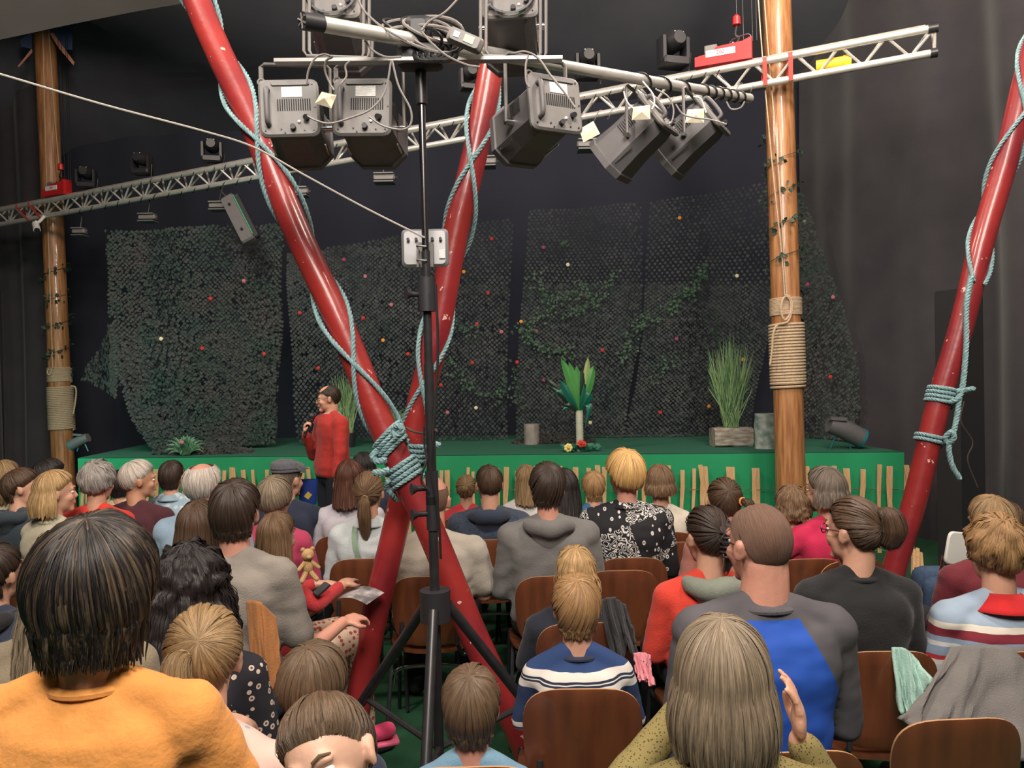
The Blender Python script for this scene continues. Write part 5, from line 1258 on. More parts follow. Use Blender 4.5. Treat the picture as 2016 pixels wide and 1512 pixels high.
def person(key, label_, px, py, Y, hair=None, top='tee', cloth=None, hs=1., bw=1., yaw=0., hyaw=None, hpitch=0., hroll=0., lean=.0, skin='fair', mode='sit', voxel=.009, seat=.45, chairlabel=None, neck=1., sleeve='long', legs=m_dkcloth,
           arms=None, hood=None, collar=None, glasses=None, seed=None, fold=.005, nc=170, belly=0., chairz=0, legson=True, hand_curl=.5, visible_chair=True, cvox=.013, shoulder=0.):
    label, short_ = LB[key]
    rng = random.Random(seed if seed is not None else sum(map(ord, key)))
    hyaw = yaw if hyaw is None else hyaw
    tp = at(px, py, Y); ztop = tp.z; hth = (hair or {}).get('th', .006)
    hipz = seat + .10 if mode == 'sit' else ztop * .535
    hc_z = ztop - (.0945 + hth) * hs
    dn = hc_z - hipz; L = dn / math.cos(lean)
    root = thing('person', label, 'person', (0, 0, 0), yaw)
    Rl = Rx(-lean)
    def T(p): p = V(p); q = V((p.x, p.y, p.z - hipz)); q = Rl @ q; return V((q.x, q.y, q.z + hipz))
    # world position: head centre at tp.x,Y
    hl = T((0, .015, hipz + L)); off = Rz(yaw) @ V((hl.x, hl.y, 0)); root.location = (tp.x - off.x, Y - off.y, 0)
    hp = hl.copy(); hp.z = hc_z
    HR = Rz(hyaw - yaw) @ Rx(-hpitch) @ Ry(hroll); H = lambda p: hp + HR @ (V(p) * hs)
    shz = hipz + L - (.207 * hs) + shoulder; bs = bw; tl = shz - hipz
    k_arm = (tl / .43) if mode == 'sit' else (tl / .5)
    k_arm = max(.6, min(1.05, k_arm))
    SH = [T((s * .165 * bs, -.005, shz - .035)) for s in (-1, 1)]
    # ---- torso
    def torso(b, infl, neckr):
        rows = [(-.06, .150, .105), (.0, .170, .120), (.14, .168, .118 + belly), (.32, .150, .108 + belly), (.55, .160, .112), (.75, .178, .118), (.90, .172, .108), (1.0, .125, .082), (1.08, .07, .065)]
        pts = []
        def fn(u, v):
            a = u * 2 * PI; f = v * (len(rows) - 1); i = min(int(f), len(rows) - 2); t = f - i; r = [lerp(rows[i][q], rows[i + 1][q], t) for q in range(3)]
            c_, s_ = math.cos(a), math.sin(a); x = abs(c_) ** .85 * (1 if c_ > 0 else -1) * (r[1] * bs + infl); y = abs(s_) ** .9 * (1 if s_ > 0 else -1) * (r[2] * (bs * .5 + .5) + infl)
            z = hipz + tl * r[0]; return T((x, y - .012 * math.sin(PI * max(0, min(1, r[0]))), z))
        g = MB().grid(fn, 24, 17, closeu=True); g.f += [tuple(range(23, -1, -1)), tuple(range(16 * 24, 17 * 24))]; g.m += [0, 0]; b.add(g.v, g.f)
        for s, S in zip((-1, 1), SH):
            cap(b, T((s * .035, -.012, shz + .035 * hs)), .036 + infl, S, .052 * (bs * .6 + .4) + infl)
            b.ell(S + V((0, 0, -.01)), (.060 * bs + infl, .062 * bs + infl, .062 * bs + infl))
            b.ell(T((s * .085 * bs, -.06, shz - .11)), (.08 * bs + infl, .055 + infl, .10 + infl))
    # arm joints
    if arms is None: arms = {}
    A = {}
    for s, nm in ((-1, 'L'), (1, 'R')):
        S = SH[0 if s < 0 else 1]
        if nm in arms: E, W = [V(q) for q in arms[nm][:2]]; hd = arms[nm][2] if len(arms[nm]) > 2 else None
        elif mode == 'sit': E = S + V((s * .055, .03, -.27 * k_arm)); W = V((s * .10, E.y + .22 * k_arm, min(max(seat + .17, E.z - .06), E.z + .05))); hd = None
        else: E = S + V((s * .05, .0, -.29)); W = E + V((s * .0, .03, -.25)); hd = None
        A[nm] = (S, E, W, hd)
    body = MB()
    torso(body, -.012, .05)
    hb = MB()
    I3 = HR
    def he(c, r, R=None, nu=16, nv=12): body.ell(H(c), V(r) * hs, (HR @ R) if R else HR, nu, nv)
    he((0, -.004, 0), (.0735, .0935, .0925), nu=24, nv=16)
    he((0, .040, -.050), (.058, .050, .080)); he((0, .028, -.085), (.053, .058, .045)); he((0, .074, -.118), (.026, .020, .019))
    for s in (-1, 1):
        he((s * .034, .062, -.050), (.026, .026, .026)); he((s * .077, -.008, -.028), (.0085, .019, .031), Rz(s * -.35) @ Rx(.15))
        he((s * .081, -.016, -.014), (.007, .012, .016), Rz(s * -.4)); he((s * .026, .082, -.0), (.024, .012, .010))
    body.tube([H((0, .088, -.012)), H((0, .103, -.045))], [.008 * hs, .013 * hs], 10); he((0, .104, -.050), (.0125, .013, .010)); he((0, .094, -.081), (.023, .010, .0095))
    nr = .052 * neck * (hs * .8 + .2)
    nb = T((0, -.005, shz + .0)); chain(body, [H((0, -.018, -.06)), H((0, -.022, -.105)), nb], [nr * 1.0, nr, nr * 1.12], 16)
    for nm, s in (('L', -1), ('R', 1)):
        S, E, W, hd = A[nm]; chain(body, [S, E, W], [.042 * bs, .034 * (.4 + .6 * bs), .025 * (.4 + .6 * hs)], 10)
        d = (W - E).normalized(); sc_h = (.62 + .36 * hs)
        if hd: hand(body, W, hd[0], hd[1], s, sc_h, hd[2], hd[3] if len(hd) > 3 else 0)
        else: hand(body, W, d + V((-s * .2, 0, -.15)), V((0, 0, -1)), s, sc_h, .35)
    me = remesh(body, voxel, 3, .45)
    me.materials.append(skinmat(skin)); me.materials.append(m_lip)
    # lips
    n = len(me.polygons); cen = np.empty(n * 3, dtype=np.float32); me.polygons.foreach_get('center', cen); cen = cen.reshape(-1, 3)
    inv = np.array(HR.inverted()); lc = (cen - np.array(hp)) @ inv.T / hs
    mi = ((np.abs(lc[:, 0]) < .022) & (lc[:, 1] > .088) & (np.abs(lc[:, 2] + .081) < .0085)).astype(np.int32); me.polygons.foreach_set('material_index', mi)
    bo = bpy.data.objects.new('body', me); C.objects.link(bo); bo.parent = root
    # eyes and brows
    hcol = HC[(hair or {}).get('c', 'brown')]
    if abs(math.atan2(math.sin(hyaw), math.cos(hyaw))) > .35:
        for s in (-1, 1):
            e = MB().ell(H((s * .029, .0775, -.019)), (.0135 * hs, .0125 * hs, .0085 * hs), HR, 12, 8); e.ell(H((s * .029, .0865, -.019)), (.0055 * hs, .004 * hs, .0055 * hs), HR, 10, 6, mi=1)
            e.build('eye', [m_eye, m_iris], root)
            MB().tube([H((s * .013, .096, .004)), H((s * .03, .094, .011)), H((s * .047, .083, .007))], [.003 * hs, .0035 * hs, .002 * hs], 6).build('eyebrow', hairmat((hair or {}).get('c', 'brown'), *hcol), root)
    # ---- clothing
    cb = MB(); ci = .006
    torso(cb, ci, .05)
    for nm, s in (('L', -1), ('R', 1)):
        S, E, W, hd = A[nm]; ra = .056 * (bs * .7 + .3) * (.55 + .45 * hs)
        if sleeve == 'long': chain(cb, [S, S.lerp(E, .5), E, E.lerp(W, .9)], [ra + .006, ra, ra * .86, ra * .68], 12)
        elif sleeve == 'short': chain(cb, [S, S.lerp(E, .72)], [ra + .008, ra + .006], 12)
    cm = remesh(cb, cvox, 4, .5); nv = len(cm.vertices)
    co = np.empty(nv * 3, dtype=np.float32); cm.vertices.foreach_get('co', co); co = co.reshape(-1, 3); no = np.empty(nv * 3, dtype=np.float32); cm.vertices.foreach_get('normal', no); no = no.reshape(-1, 3)
    sdv = rng.uniform(0, 50)
    dsp = np.array([noise.noise(V((x * 5 + sdv, y * 6, z * 15 + x * 6 * (1 if x > 0 else -1)))) + .45 * noise.noise(V((x * 16 + sdv, y * 16, z * 30))) for x, y, z in co.tolist()])
    co += no * (dsp * fold)[:, None]; cm.vertices.foreach_set('co', co.astype(np.float32).ravel()); cm.update()
    cm.materials.append(cloth or clothmat('grey', (.3, .3, .3))); so = bpy.data.objects.new({'tee': 't_shirt', 'hoodie': 'hoodie', 'jacket': 'jacket', 'sweater': 'sweater', 'shirt': 'shirt', 'dress': 'dress', 'vest': 'vest'}[top], cm); C.objects.link(so); so.parent = root
    nbz = shz + .030 * hs
    if collar is not None:
        rr_ = nr + .012; MB().tube([T((rr_ * 1.05 * math.cos(a), -.008 + rr_ * 1.0 * math.sin(a), nbz - .003 - .004 * math.sin(a))) for a in np.linspace(0, 2 * PI, 29)[:-1]], .0085 * hs, 8, close=True, sq=1.3).build('collar', collar, root)
    if hood is not None:
        hb = MB(); pts = []; rs = []
        for a in np.linspace(0, 2 * PI, 33)[:-1]:
            bk = max(0, -math.sin(a)); pts.append(T(((nr + .03 + .030 * bk) * 1.15 * math.cos(a), -.02 + (nr + .022 + .045 * bk) * math.sin(a), nbz - .002 - .010 * bk + .014 * noise.noise(V((a * 2, sdv, 0)))))); rs.append((.020 + .026 * bk ** .8) * (.6 + .4 * hs))
        hb.tube(pts, rs, 12, close=True, sq=1.0)
        hb.ell(T((0, -.105, nbz - .06)), (.085 * hs, .035, .075 * hs))
        hm = remesh(hb, .011, 5); hm.materials.append(hood); ho = bpy.data.objects.new('hood', hm); C.objects.link(ho); ho.parent = root
    # ---- hair
    if hair:
        if hair.get('c') and not hair.get('none'): make_hair(root, (HR, hp), hs, hair, rng, nc)
        if hair.get('tailpts'):
            for tt in hair['tailpts']: tail(root, hair['c'], [H(p) for p in tt['p']], tt['r'] * hs, hs, rng, tt.get('n', 60), [q * hs for q in tt['rs']] if 'rs' in tt else None, tt.get('name', 'ponytail'))
        if hair.get('tie'):
            c, r, m = hair['tie']; d = V(hair.get('tiedir', (0, -1, -.2))).normalized(); u = d.orthogonal().normalized(); v = d.cross(u)
            MB().tube([H(V(c) + (u * math.cos(a) + v * math.sin(a)) * r) for a in np.linspace(0, 2 * PI, 17)[:-1]], .0045 * hs, 6, close=True).build('hair_tie', m, root)
    if glasses:
        g = thing('glasses', None, None); 
        for k in ('label', 'category'):
            if k in g: del g[k]
        g.parent = root
        for s in (-1, 1):
            MB().tube([H((s * .032 + .022 * math.cos(a), .100 - .004 * math.cos(a) * s, -.020 + .017 * math.sin(a))) for a in np.linspace(0, 2 * PI, 19)[:-1]], .0022 * hs, 6, close=True).build('rim', glasses, g)
            MB().tube(bez([H((s * .054, .096, -.016)), H((s * .078, .075, -.014)), H((s * .081, .0, -.012)), H((s * .080, -.02, -.03))], 5), .002 * hs, 6).build('temple_arm', glasses, g)
        MB().tube(bez([H((-.010, .102, -.016)), H((0, .104, -.012)), H((.010, .102, -.016))], 4), .002 * hs, 6).build('bridge', glasses, g)
    # ---- legs
    if legson:
        ls = .62 + .38 * hs; ls = min(1, max(.7, ls)) if hs < 1 else 1
        if mode == 'sit': sz = (bs * .9 + .1, ls, (seat + .0) / .45)
        else: sz = (bs, 1, hipz / .93)
        if key == 'N3': sz = (.6, .42, 1.45)
        lm = legs_mesh('sit' if mode == 'sit' else 'stand')
        objmesh('trousers', lm, legs, root, sz)
        for s in (-1, 1): objmesh('shoe', _tr[('sit' if mode == 'sit' else 'stand') + 's'], m_shoe, root, (s * sz[0], sz[1], 1), (s * .122 * sz[0], (.41 if mode == 'sit' else -.01) * sz[1], 0))
    if mode == 'sit' and visible_chair:
        chair('brown plywood chair of the person ' + short_, root.location.x, root.location.y, yaw + rng.uniform(-.04, .04), chairz).scale = (1, 1, 1)
    PEOPLE[key] = dict(root=root, H=H, T=T, hp=hp, shz=shz, hipz=hipz, hs=hs, HR=HR, A=A, nbz=nbz, nr=nr, loc=root.location.copy(), yaw=yaw)
    return PEOPLE[key]
# ------------------------------------------------------------ the audience
D = math.radians
PINKF = dotmat('pink_flower', (.62, .44, .38), (.28, .32, .44), 22, .20)
def hs_(c, **k): d = dict(c=c); d.update(k); return d
short = lambda c, **k: dict(dict(c=c, th=.017, the=.004, amp=.006, locks=240, lift=.005, lw=1.3, rf=7, fall=.032, ffrom=114, efall=-36, flare=-.28), **k)
bob = lambda c, L=.12, **k: dict(dict(c=c, th=.017, the=.012, pole=12, fall=L, flare=.16, curlin=.75), **k)
longh = lambda c, L=.30, **k: dict(dict(c=c, th=.014, the=.010, pole=12, fall=L, flare=.08, backoff=.03), **k)
navy = clothmat('navy', (.018, .026, .055)); white = clothmat('white', (.62, .60, .58)); beige = clothmat('beige', (.46, .42, .31)); rib = clothmat('rib_grey', (.2, .2, .21))
# rear rows first (near the stage)
person('A1', '', 8, 906, 4.9, bob('dblond', .16), 'tee', beige, hs=.95, yaw=D(-15))
person('A3', '', 97, 903, 5.1, short('black'), 'tee', navy, yaw=D(-25), hyaw=D(-70))
person('A6', '', 238, 925, 5.4, short('black'), 'tee', clothmat('cream', (.52, .44, .30)), hs=.86, bw=.85)
person('A8', '', 338, 907, 5.0, short('dark', th=.012) if False else short('dark', th=.013), 'shirt', dotmat('blue_leaf', (.26, .36, .44), (.42, .50, .55), 26, .42), hs=.86, bw=.82, collar=clothmat('blue_pale', (.26, .36, .44)))
person('A17', '', 716, 890, 5.5, bob('black', .08), 'tee', navy, hs=.95)
person('A20', '', 917, 935, 5.3, hs_('dblond', th=.012, the=.006, pole=70, tailpts=[dict(p=[(0, -.10, .03), (0, -.14, .01), (0, -.13, -.06)], r=.022)]), 'tee', clothmat('redkid', (.55, .04, .05)), hs=.82, bw=.75)
person('A22', '', 1036, 915, 5.2, longh('dblond', .16), 'tee', white, hs=.86, bw=.8, hyaw=D(15))
person('A24', '', 1168, 928, 4.9, short('ginger', th=.015), 'tee', clothmat('tank_blue', (.03, .12, .26)), hs=.84, bw=.74, seat=.42, sleeve='none', collar=clothmat('redtrim', (.4, .05, .04)))
person('A27', '', 1298, 915, 4.7, bob('lbrown', .07, amp=.008), 'tee', clothmat('cream_tee', (.55, .50, .42)), hs=.94, bw=.85, sleeve='short')
person('A25', '', 1108, 922, 4.45, longh('black', .16), 'tee', clothmat('black_lace', (.012, .012, .014)), bw=.95, sleeve='none', skin='fair')
person('A13', '', 566, 908, 4.8, hs_('gbrown', th=.004, the=.002, locks=40), 'jacket', clothmat('suit_navy', (.016, .024, .05)), bw=1.0, hyaw=D(-25),
       arms={'R': [V((.26, .10, .80)), V((.36, .30, .93)), (V((.9, .5, -.1)), V((0, .2, -1)), .25)]})
person('A16', '', 688, 905, 4.8, longh('red', .17, amp=.006), 'tee', clothmat('white_lilac', (.58, .55, .62)), bw=.95, sleeve='short')
person('A21', '', 962, 915, 4.6, hs_('brown', th=.008, the=.002, locks=80), 'hoodie', clothmat('navy_melange', (.022, .032, .06), col2=(.05, .065, .10), scale=120), bw=1.12, hyaw=D(12), hood=clothmat('navy_melange2', (.022, .032, .06)), glasses=m_black)
person('A7', '', 272, 905, 4.8, hs_('white', th=.017, the=.010, amp=.005), 'sweater', clothmat('maroon', (.065, .014, .022)), bw=1.1, yaw=D(-12), hyaw=D(-55), skin='tan')
person('A5', '', 192, 905, 4.6, hs_('grey', th=.026, the=.018, curly=.014, line='cover', amp=.006), 'sweater', clothmat('bright_red', (.62, .035, .02)), bw=1.02, yaw=D(-5), hyaw=D(-2))
person('A9', '', 398, 908, 3.9, hs_('white', th=.010, the=.010, bald=42, pole=5, amp=.007, locks=160), 'shirt', clothmat('shirt_blue', (.27, .38, .50)), bw=1.08, hyaw=D(-5), collar=clothmat('shirt_blue', (.27, .38, .50)), skin='pink', glasses=m_black)
person('A2', '', 42, 922, 4.7, short('brown', uf=50), 'jacket', clothmat('slate', (.035, .05, .065)), hs=.95, bw=.95, yaw=D(-20), hyaw=D(-60), hood=clothmat('slate', (.035, .05, .065)))
person('A4', '', 108, 925, 4.35, bob('blond', .14, uf=60), 'jacket', beige, bw=.96, yaw=D(-20), hyaw=D(-52), collar=beige, fold=.008)
person('A14', '', 540, 936, 4.2, hs_('ashb', th=.02, the=.012, line='cover', amp=.006), 'tee', clothmat('raspberry', (.42, .04, .10)), bw=.95, yaw=D(-8))
person('A18', '', 725, 928, 4.2, hs_('lbrown', th=.008, the=.005, pole=95, amp=.003, locks=90, tie=((0, -.118, -.03), .016, clothmat('tie_ochre', (.3, .2, .08))), tailpts=[dict(p=[(0, -.095, -.03), (0, -.135, -.05), (0, -.14, -.12), (.0, -.125, -.2), (.005, -.12, -.27)], r=.03, rs=[.014, .03, .036, .028, .006])]), 'jacket', clothmat('pale_denim', (.42, .47, .50), scale=8, col2=(.50, .54, .55)), bw=.98, collar=clothmat('pale_denim', (.42, .47, .50)), fold=.009)
person('A31', '', 1624, 918, 3.95, bob('gbrown', .085, amp=.006), 'sweater', clothmat('crimson', (.50, .014, .07)), bw=.98, yaw=D(12), hyaw=D(28), glasses=sm('gold_wire', (.4, .28, .12), metal=1.), arms={'L': [V((-.30, .02, .78)), V((-.22, .25, .70))]})
person('A30', '', 1557, 955, 4.0, bob('lbrown', .06, curly=.010), 'tee', clothmat('crimson_dark', (.25, .012, .04)), hs=.9, bw=.8)
person('A28', '', 1425, 940, 3.8, hs_('brown', th=.010, the=.006, pole=60, tie=((.06, -.105, .0), .018, clothmat('tie_orange', (.8, .28, .08))), tiedir=(.5, -1, 0), tailpts=[dict(p=[(.055, -.09, .0), (.085, -.125, -.01), (.10, -.12, -.08)], r=.02)]), 'tee', clothmat('peach', (.5, .2, .16)), bw=.92)
person('A26', '', 1229, 885, 4.1, hs_('yellow', th=.030, the=.004, lift=.018, amp=.010, locks=420, lw=1.3, rf=6, pole=20), 'shirt', paisley(), bw=1.12, hyaw=D(18), collar=paisley(), skin='pink', fold=.008)
person('A23', '', 1077, 910, 3.78, short('dark', swirl=.9, amp=.006), 'hoodie', clothmat('hoodie_grey', (.16, .155, .15)), bw=1.12, hood=clothmat('hoodie_grey', (.16, .155, .15)), skin='pink', hyaw=D(-6), fold=.008)
person('A19', '', 849, 935, 3.82, hs_('stubble', th=.002, the=.001, bald=66, pole=0, locks=0, amp=.0003, uf=200, rough=.7), 'tee', clothmat('stone_tee', (.40, .36, .31)), hs=1.12, bw=1.22, sleeve='short', skin='pink', fold=.010, neck=1.15)
person('A36', '', 1950, 975, 3.3, bob('dblond', .10, uf=50), 'tee', clothmat('maroon2', (.14, .014, .024)), bw=1.05, hyaw=D(8))
person('A34', '', 1672, 1012, 3.3, short('brown'), 'sweater', clothmat('fleece_grey', (.14, .145, .14)), bw=1.0, hs=.95)
person('A12', '', 545, 1008, 3.3, longh('lbrown', .26, amp=.005), 'sweater', clothmat('cardigan_red', (.42, .025, .03)), hs=.85, bw=.74, yaw=D(-45), hyaw=D(-25), legs=dotmat('floral_leg', (.55, .40, .30), (.30, .06, .04), 40, .38), seat=.46, visible_chair=True,
       arms={'R': [V((.20, .08, .80)), V((.14, .24, .84))], 'L': [V((-.18, .05, .78)), V((-.10, .26, .80))]})
person('A11', '', 463, 943, 2.9, short('dark', amp=.008, th=.020), 'tee', clothmat('tee_grey', (.23, .205, .18)), bw=1.08, yaw=D(-8), hyaw=D(4), sleeve='short', skin='pink', legs=m_denim, voxel=.007, fold=.008, neck=1.05,
       arms={'R': [V((.24, .06, .70)), V((.30, .32, .74)), (V((.5, .8, .05)), V((-.2, 0, -1)), .55)]})
person('A10', '', 391, 985, 3.1, longh('brown', .26, uf=45), 'tee', clothmat('tee_brown', (.06, .04, .035)), hs=.92, bw=.78)
person('A29', '', 1391, 995, 3.0, hs_('dark', th=.010, the=.006, pole=80, uf=50, locks=100, tailpts=[dict(p=[(.02, -.09, .03), (.03, -.125, .0), (.03, -.125, -.06), (.02, -.105, -.13)], r=.03, rs=[.03, .036, .028, .008], name='twisted_hair')]), 'sweater', clothmat('vermilion', (.60, .045, .025)), bw=1.0, hood=clothmat('sage', (.20, .22, .18)), voxel=.008, yaw=D(5), hyaw=D(15))
person('A33', '', 1680, 978, 2.75, hs_('brown', th=.010, the=.006, pole=85, uf=45, curly=.004, locks=140, tailpts=[dict(p=[(.02, -.085, .06), (.02, -.125, .05), (.03, -.135, .0), (.03, -.115, -.045), (.03, -.09, -.06)], r=.04, rs=[.02, .038, .045, .036, .01], name='hair_bun')]), 'sweater', clothmat('black_top', (.011, .011, .013)), bw=1.0, hyaw=D(32), glasses=sm('glasses_dark_red', (.06, .012, .02), rough=.3), voxel=.007, cvox=.011, collar=clothmat('black_top', (.011, .011, .013)))
person('N8', '', -6, 1072, 2.9, short('dark'), 'jacket', clothmat('jacket_blue', (.03, .04, .07)), hs=.9, bw=.85, hood=clothmat('black_top', (.011, .011, .013)), yaw=D(-10))
person('N7', '', 135, 1035, 1.95, longh('ashb', .34, curly=.010, amp=.008), 'jacket', clothmat('khaki', (.22, .18, .12)), bw=1.0, voxel=.008)
person('N2', '', 372, 1068, 2.15, hs_('black', th=.030, the=.02, pole=10, fall=.14, flare=.20, curly=.020, line='cover', locks=200), 'dress', dotmat('flower_dress', (.010, .010, .016), (.50, .40, .32), 38, .30, col3=(.08, .05, .05)), bw=.95, hyaw=D(8), voxel=.008)
person('N10', '', 1133, 1075, 3.1, longh('blond', .15, amp=.010, wave=.008, curly=.006), 'jacket', clothmat('coat_navy', (.010, .013, .024)), hs=.9, bw=.95, voxel=.008, legs=m_dkcloth)
person('A32', '', 1494, 990, 2.1, hs_('stubble', th=.0022, the=.0015, bald=30, pole=-28, locks=0, amp=.0003, uf=260, rough=.7), 'tee', raglan(), bw=1.10, voxel=.006, cvox=.009, skin='pink', hyaw=D(22), yaw=D(2), glasses=m_black, neck=1.2, collar=clothmat('raglan_grey', (.075, .07, .08)), fold=.006, legs=m_denim)
stripes_w = [(0, (.14, .17, .26)), (.10, (.60, .55, .50)), (.14, (.38, .04, .05)), (.19, (.62, .58, .52)), (.23, (.10, .13, .22)), (.30, (.60, .55, .50)), (.34, (.42, .03, .04)), (.38, (.45, .47, .52)), (.47, (.6, .56, .52)), (.51, (.42, .03, .04)), (.55, (.24, .32, .44)), (.62, (.60, .6, .6)), (.65, (.24, .32, .44)), (.69, (.20, .02, .035)), (.76, (.66, .62, .54)), (.81, (.28, .36, .46))]
person('A35', '', 1958, 1010, 2.72, hs_('ginger', th=.026, the=.012, curly=.016, line='cover', locks=200, uf=60), 'sweater', bandmat('stripe_knit', stripes_w, .50, .955), bw=1.05, voxel=.007, cvox=.010, collar=clothmat('collar_red', (.50, .012, .015)), hyaw=D(-5))
person('N9', '', 1133, 1130, 2.5, short('ginger', locks=360, swirl=.8, uf=80), 'tee', bandmat('navy_stripe', [(0, (.016, .035, .10)), (.20, (.60, .57, .53)), (.245, (.016, .035, .10)), (.26, (.60, .57, .53)), (.30, (.016, .035, .10)), (.60, (.60, .57, .53)), (.65, (.012, .02, .05)), (.665, (.60, .57, .53)), (.675, (.012, .02, .05)), (.69, (.60, .57, .53)), (.74, (.018, .045, .14)), (.955, (.60, .57, .53)), (.98, (.018, .045, .14))], .50, .93), hs=.88, bw=.80, voxel=.006, cvox=.009, collar=navy, legs=m_denim)
person('N6', '', 926, 1312, 2.06, short('mbrown', th=.016, the=.003, locks=380, uf=80), 'tee', clothmat('tee_sky', (.16, .30, .42)), hs=.88, bw=.76, seat=.36, voxel=.005, cvox=.009, neck=.95, skin='pink', sleeve='short', collar=clothmat('tee_sky', (.16, .30, .42)), legs=m_denim)
person('N4', '', 617, 1265, 1.9, hs_('mbrown', th=.019, the=.008, amp=.006, locks=240, uf=60, swirl=.5, line='cover'), 'tee', navy, hs=.88, bw=.78, seat=.36, voxel=.006, hyaw=D(-25), hpitch=D(10))
person('N11', '', 1420, 1215, 1.5, hs_('ashb', th=.017, the=.012, pole=2, fall=.145, flare=.10, curlin=.9, uf=55, amp=.005, locks=420, lw=.8, ffrom=55), 'sweater', dotmat('olive_knit', (.20, .16, .055), (.05, .035, .015), 150, .28), bw=.98, voxel=.0052, cvox=.008, yaw=D(0), hyaw=D(-12), nc=360,
       arms={'R': [V((.28, .10, .80)), V((.19, .12, .965)), (V((-.06, -.05, 1)), V((-1, .25, .1)), .30, .35)], 'L': [V((-.26, .08, .82)), V((.02, .32, .99)), (V((.15, .1, 1)), V((1, -.1, .1)), .2, .1)]})
person('N3', '', 400, 1195, 1.56, hs_('dblond', th=.012, the=.008, pole=68, uf=50, amp=.005, locks=320, nc=300, tie=((-.035, -.112, .005), .017, clothmat('tie_pink', (.62, .40, .32))), tailpts=[dict(p=[(-.03, -.09, .005), (-.04, -.14, .0), (-.035, -.15, -.06), (-.01, -.13, -.13), (.02, -.11, -.17)], r=.03, rs=[.016, .030, .038, .030, .006], n=150)]), 'dress', PINKF, hs=.86, bw=.84, seat=.78, visible_chair=False, voxel=.0055, cvox=.009, yaw=D(-15), hyaw=D(15), hpitch=D(10), skin='light', arms={'R': [V((.23, .05, .97)), V((.14, .20, .95))], 'L': [V((-.22, .06, .95)), V((-.15, .2, .95))]}, legs=PINKF)
person('N5', '', 640, 1372, 1.28, hs_('mbrown', th=.010, the=.006, pole=30, uf=45, amp=.004, locks=220, tailpts=[dict(p=[(0, -.09, .0), (.0, -.13, -.02), (0, -.12, -.12)], r=.026)]), 'tee', navy, hs=.9, bw=.75, seat=.55, voxel=.005, yaw=D(120), hyaw=D(172), hpitch=D(-10), hroll=D(24), visible_chair=False, skin='light', arms={'R': [V((.15, 0, .78)), V((.12, .10, .70))], 'L': [V((-.15, 0, .78)), V((-.12, .10, .70))]})
m_orange = clothmat('tangerine', (.72, .30, .07), bscale=90)
person('N1', '', 188, 1012, 1.42, hs_('hl', th=.034, the=.010, fall=.075, ffrom=95, efall=-30, flare=-.15, pole=22, amp=.010, uf=42, locks=700, lw=1.2, rf=7, lift=.006, line='cover'), 'sweater', m_orange, mode='stand', bw=1.04, voxel=.0058, cvox=.009, nc=320, hyaw=D(2), hpitch=D(8), collar=m_orange, skin='fair', neck=.98, fold=.008,
       arms={'R': [V((.25, .06, .94)), V((.30, .30, .85))]})
# the presenter
person('A15', '', 646, 757, 6.8, hs_('dark', th=.010, the=.006, bald=46, pole=-34, locks=60, amp=.002), 'sweater', clothmat('sweater_red', (.43, .028, .022)), mode='stand', bw=1.14, yaw=D(128), hyaw=D(104), hpitch=D(4), skin='fair', voxel=.0065, cvox=.010, glasses=sm('wire_frame', (.15, .12, .1), metal=1., rough=.3), legs=sm('trousers_navy', (.010, .012, .022), rough=.9), shoulder=.012, belly=.015,
       arms={'R': [V((.25, .06, 1.06)), V((.10, .20, 1.28)), (V((-.25, .1, 1)), V((-.6, -.9, 0)), 1.0)], 'L': [V((-.245, .03, 1.12)), V((-.26, .08, .90))]}, neck=1.05)

person('JX', '', 1972, 985, 4.15, short('brown'), 'tee', clothmat('black_top', (.011, .011, .013)), yaw=D(75), legs=m_denim, visible_chair=False)
# ------------------------------------------------------------ clothing details and things people hold
def kid(key): return PEOPLE[key]
def capmesh():
    q = kid('A13'); H, root = q['H'], q['root']; m = clothmat('cap_tweed', (.09, .09, .11), scale=80, col2=(.13, .13, .15)); b = MB()
    def f(u, v):
        a = u * 2 * PI; t = v * PI * .5; r = math.sin(t); x = .098 * r * math.cos(a); y = .122 * r * math.sin(a); z = .060 + .052 * math.cos(t) - (.02 if v > .9 else 0) + .018 * (y < 0) * r
        return H((x, y + .004, z - .016 * r * (math.sin(a) > 0)))
    b.grid(f, 28, 9, closeu=True); o = b.build('flat_cap', m, root)
    MB().tube([H((.086 * math.cos(a), .104 * math.sin(a), .045)) for a in np.linspace(0, 2 * PI, 25)[:-1]], .012, 8, close=True).build('cap_band', m, root)
    MB().ell(H((0, .115, .04)), (.06, .035, .008)).build('cap_peak', m, root)
capmesh()
# collars (folded) for shirts
def foldcollar(key, m, hgt=.035, out=.018, nm='folded_collar'):
    q = kid(key); T, r = q['T'], q['nr']; z = q['nbz']
    def f(u, v):
        a = u * 2 * PI; rr = r * (1.02 + .25 * v) + .006 + out * v; return T((rr * math.cos(a), -.01 + rr * math.sin(a), z + .022 - hgt * v - .006 * math.sin(a)))
    o = MB().grid(f, 32, 5, closeu=True).build(nm, m, q['root']); s = o.modifiers.new('s', 'SOLIDIFY'); s.thickness = .003
foldcollar('A35', clothmat('collar_red', (.50, .012, .015)), .055, .05); foldcollar('A9', clothmat('shirt_blue', (.27, .38, .50))); foldcollar('A8', clothmat('blue_pale', (.26, .36, .44))); foldcollar('A15', clothmat('shirt_check', (.50, .42, .46)), .05, .030); foldcollar('A26', paisley(), .03, .01); foldcollar('A18', clothmat('pale_denim', (.42, .47, .50)), .04, .02)
# v neck insert + chest mark of the presenter
q = kid('A15'); T = q['T']; zn = q['nbz']
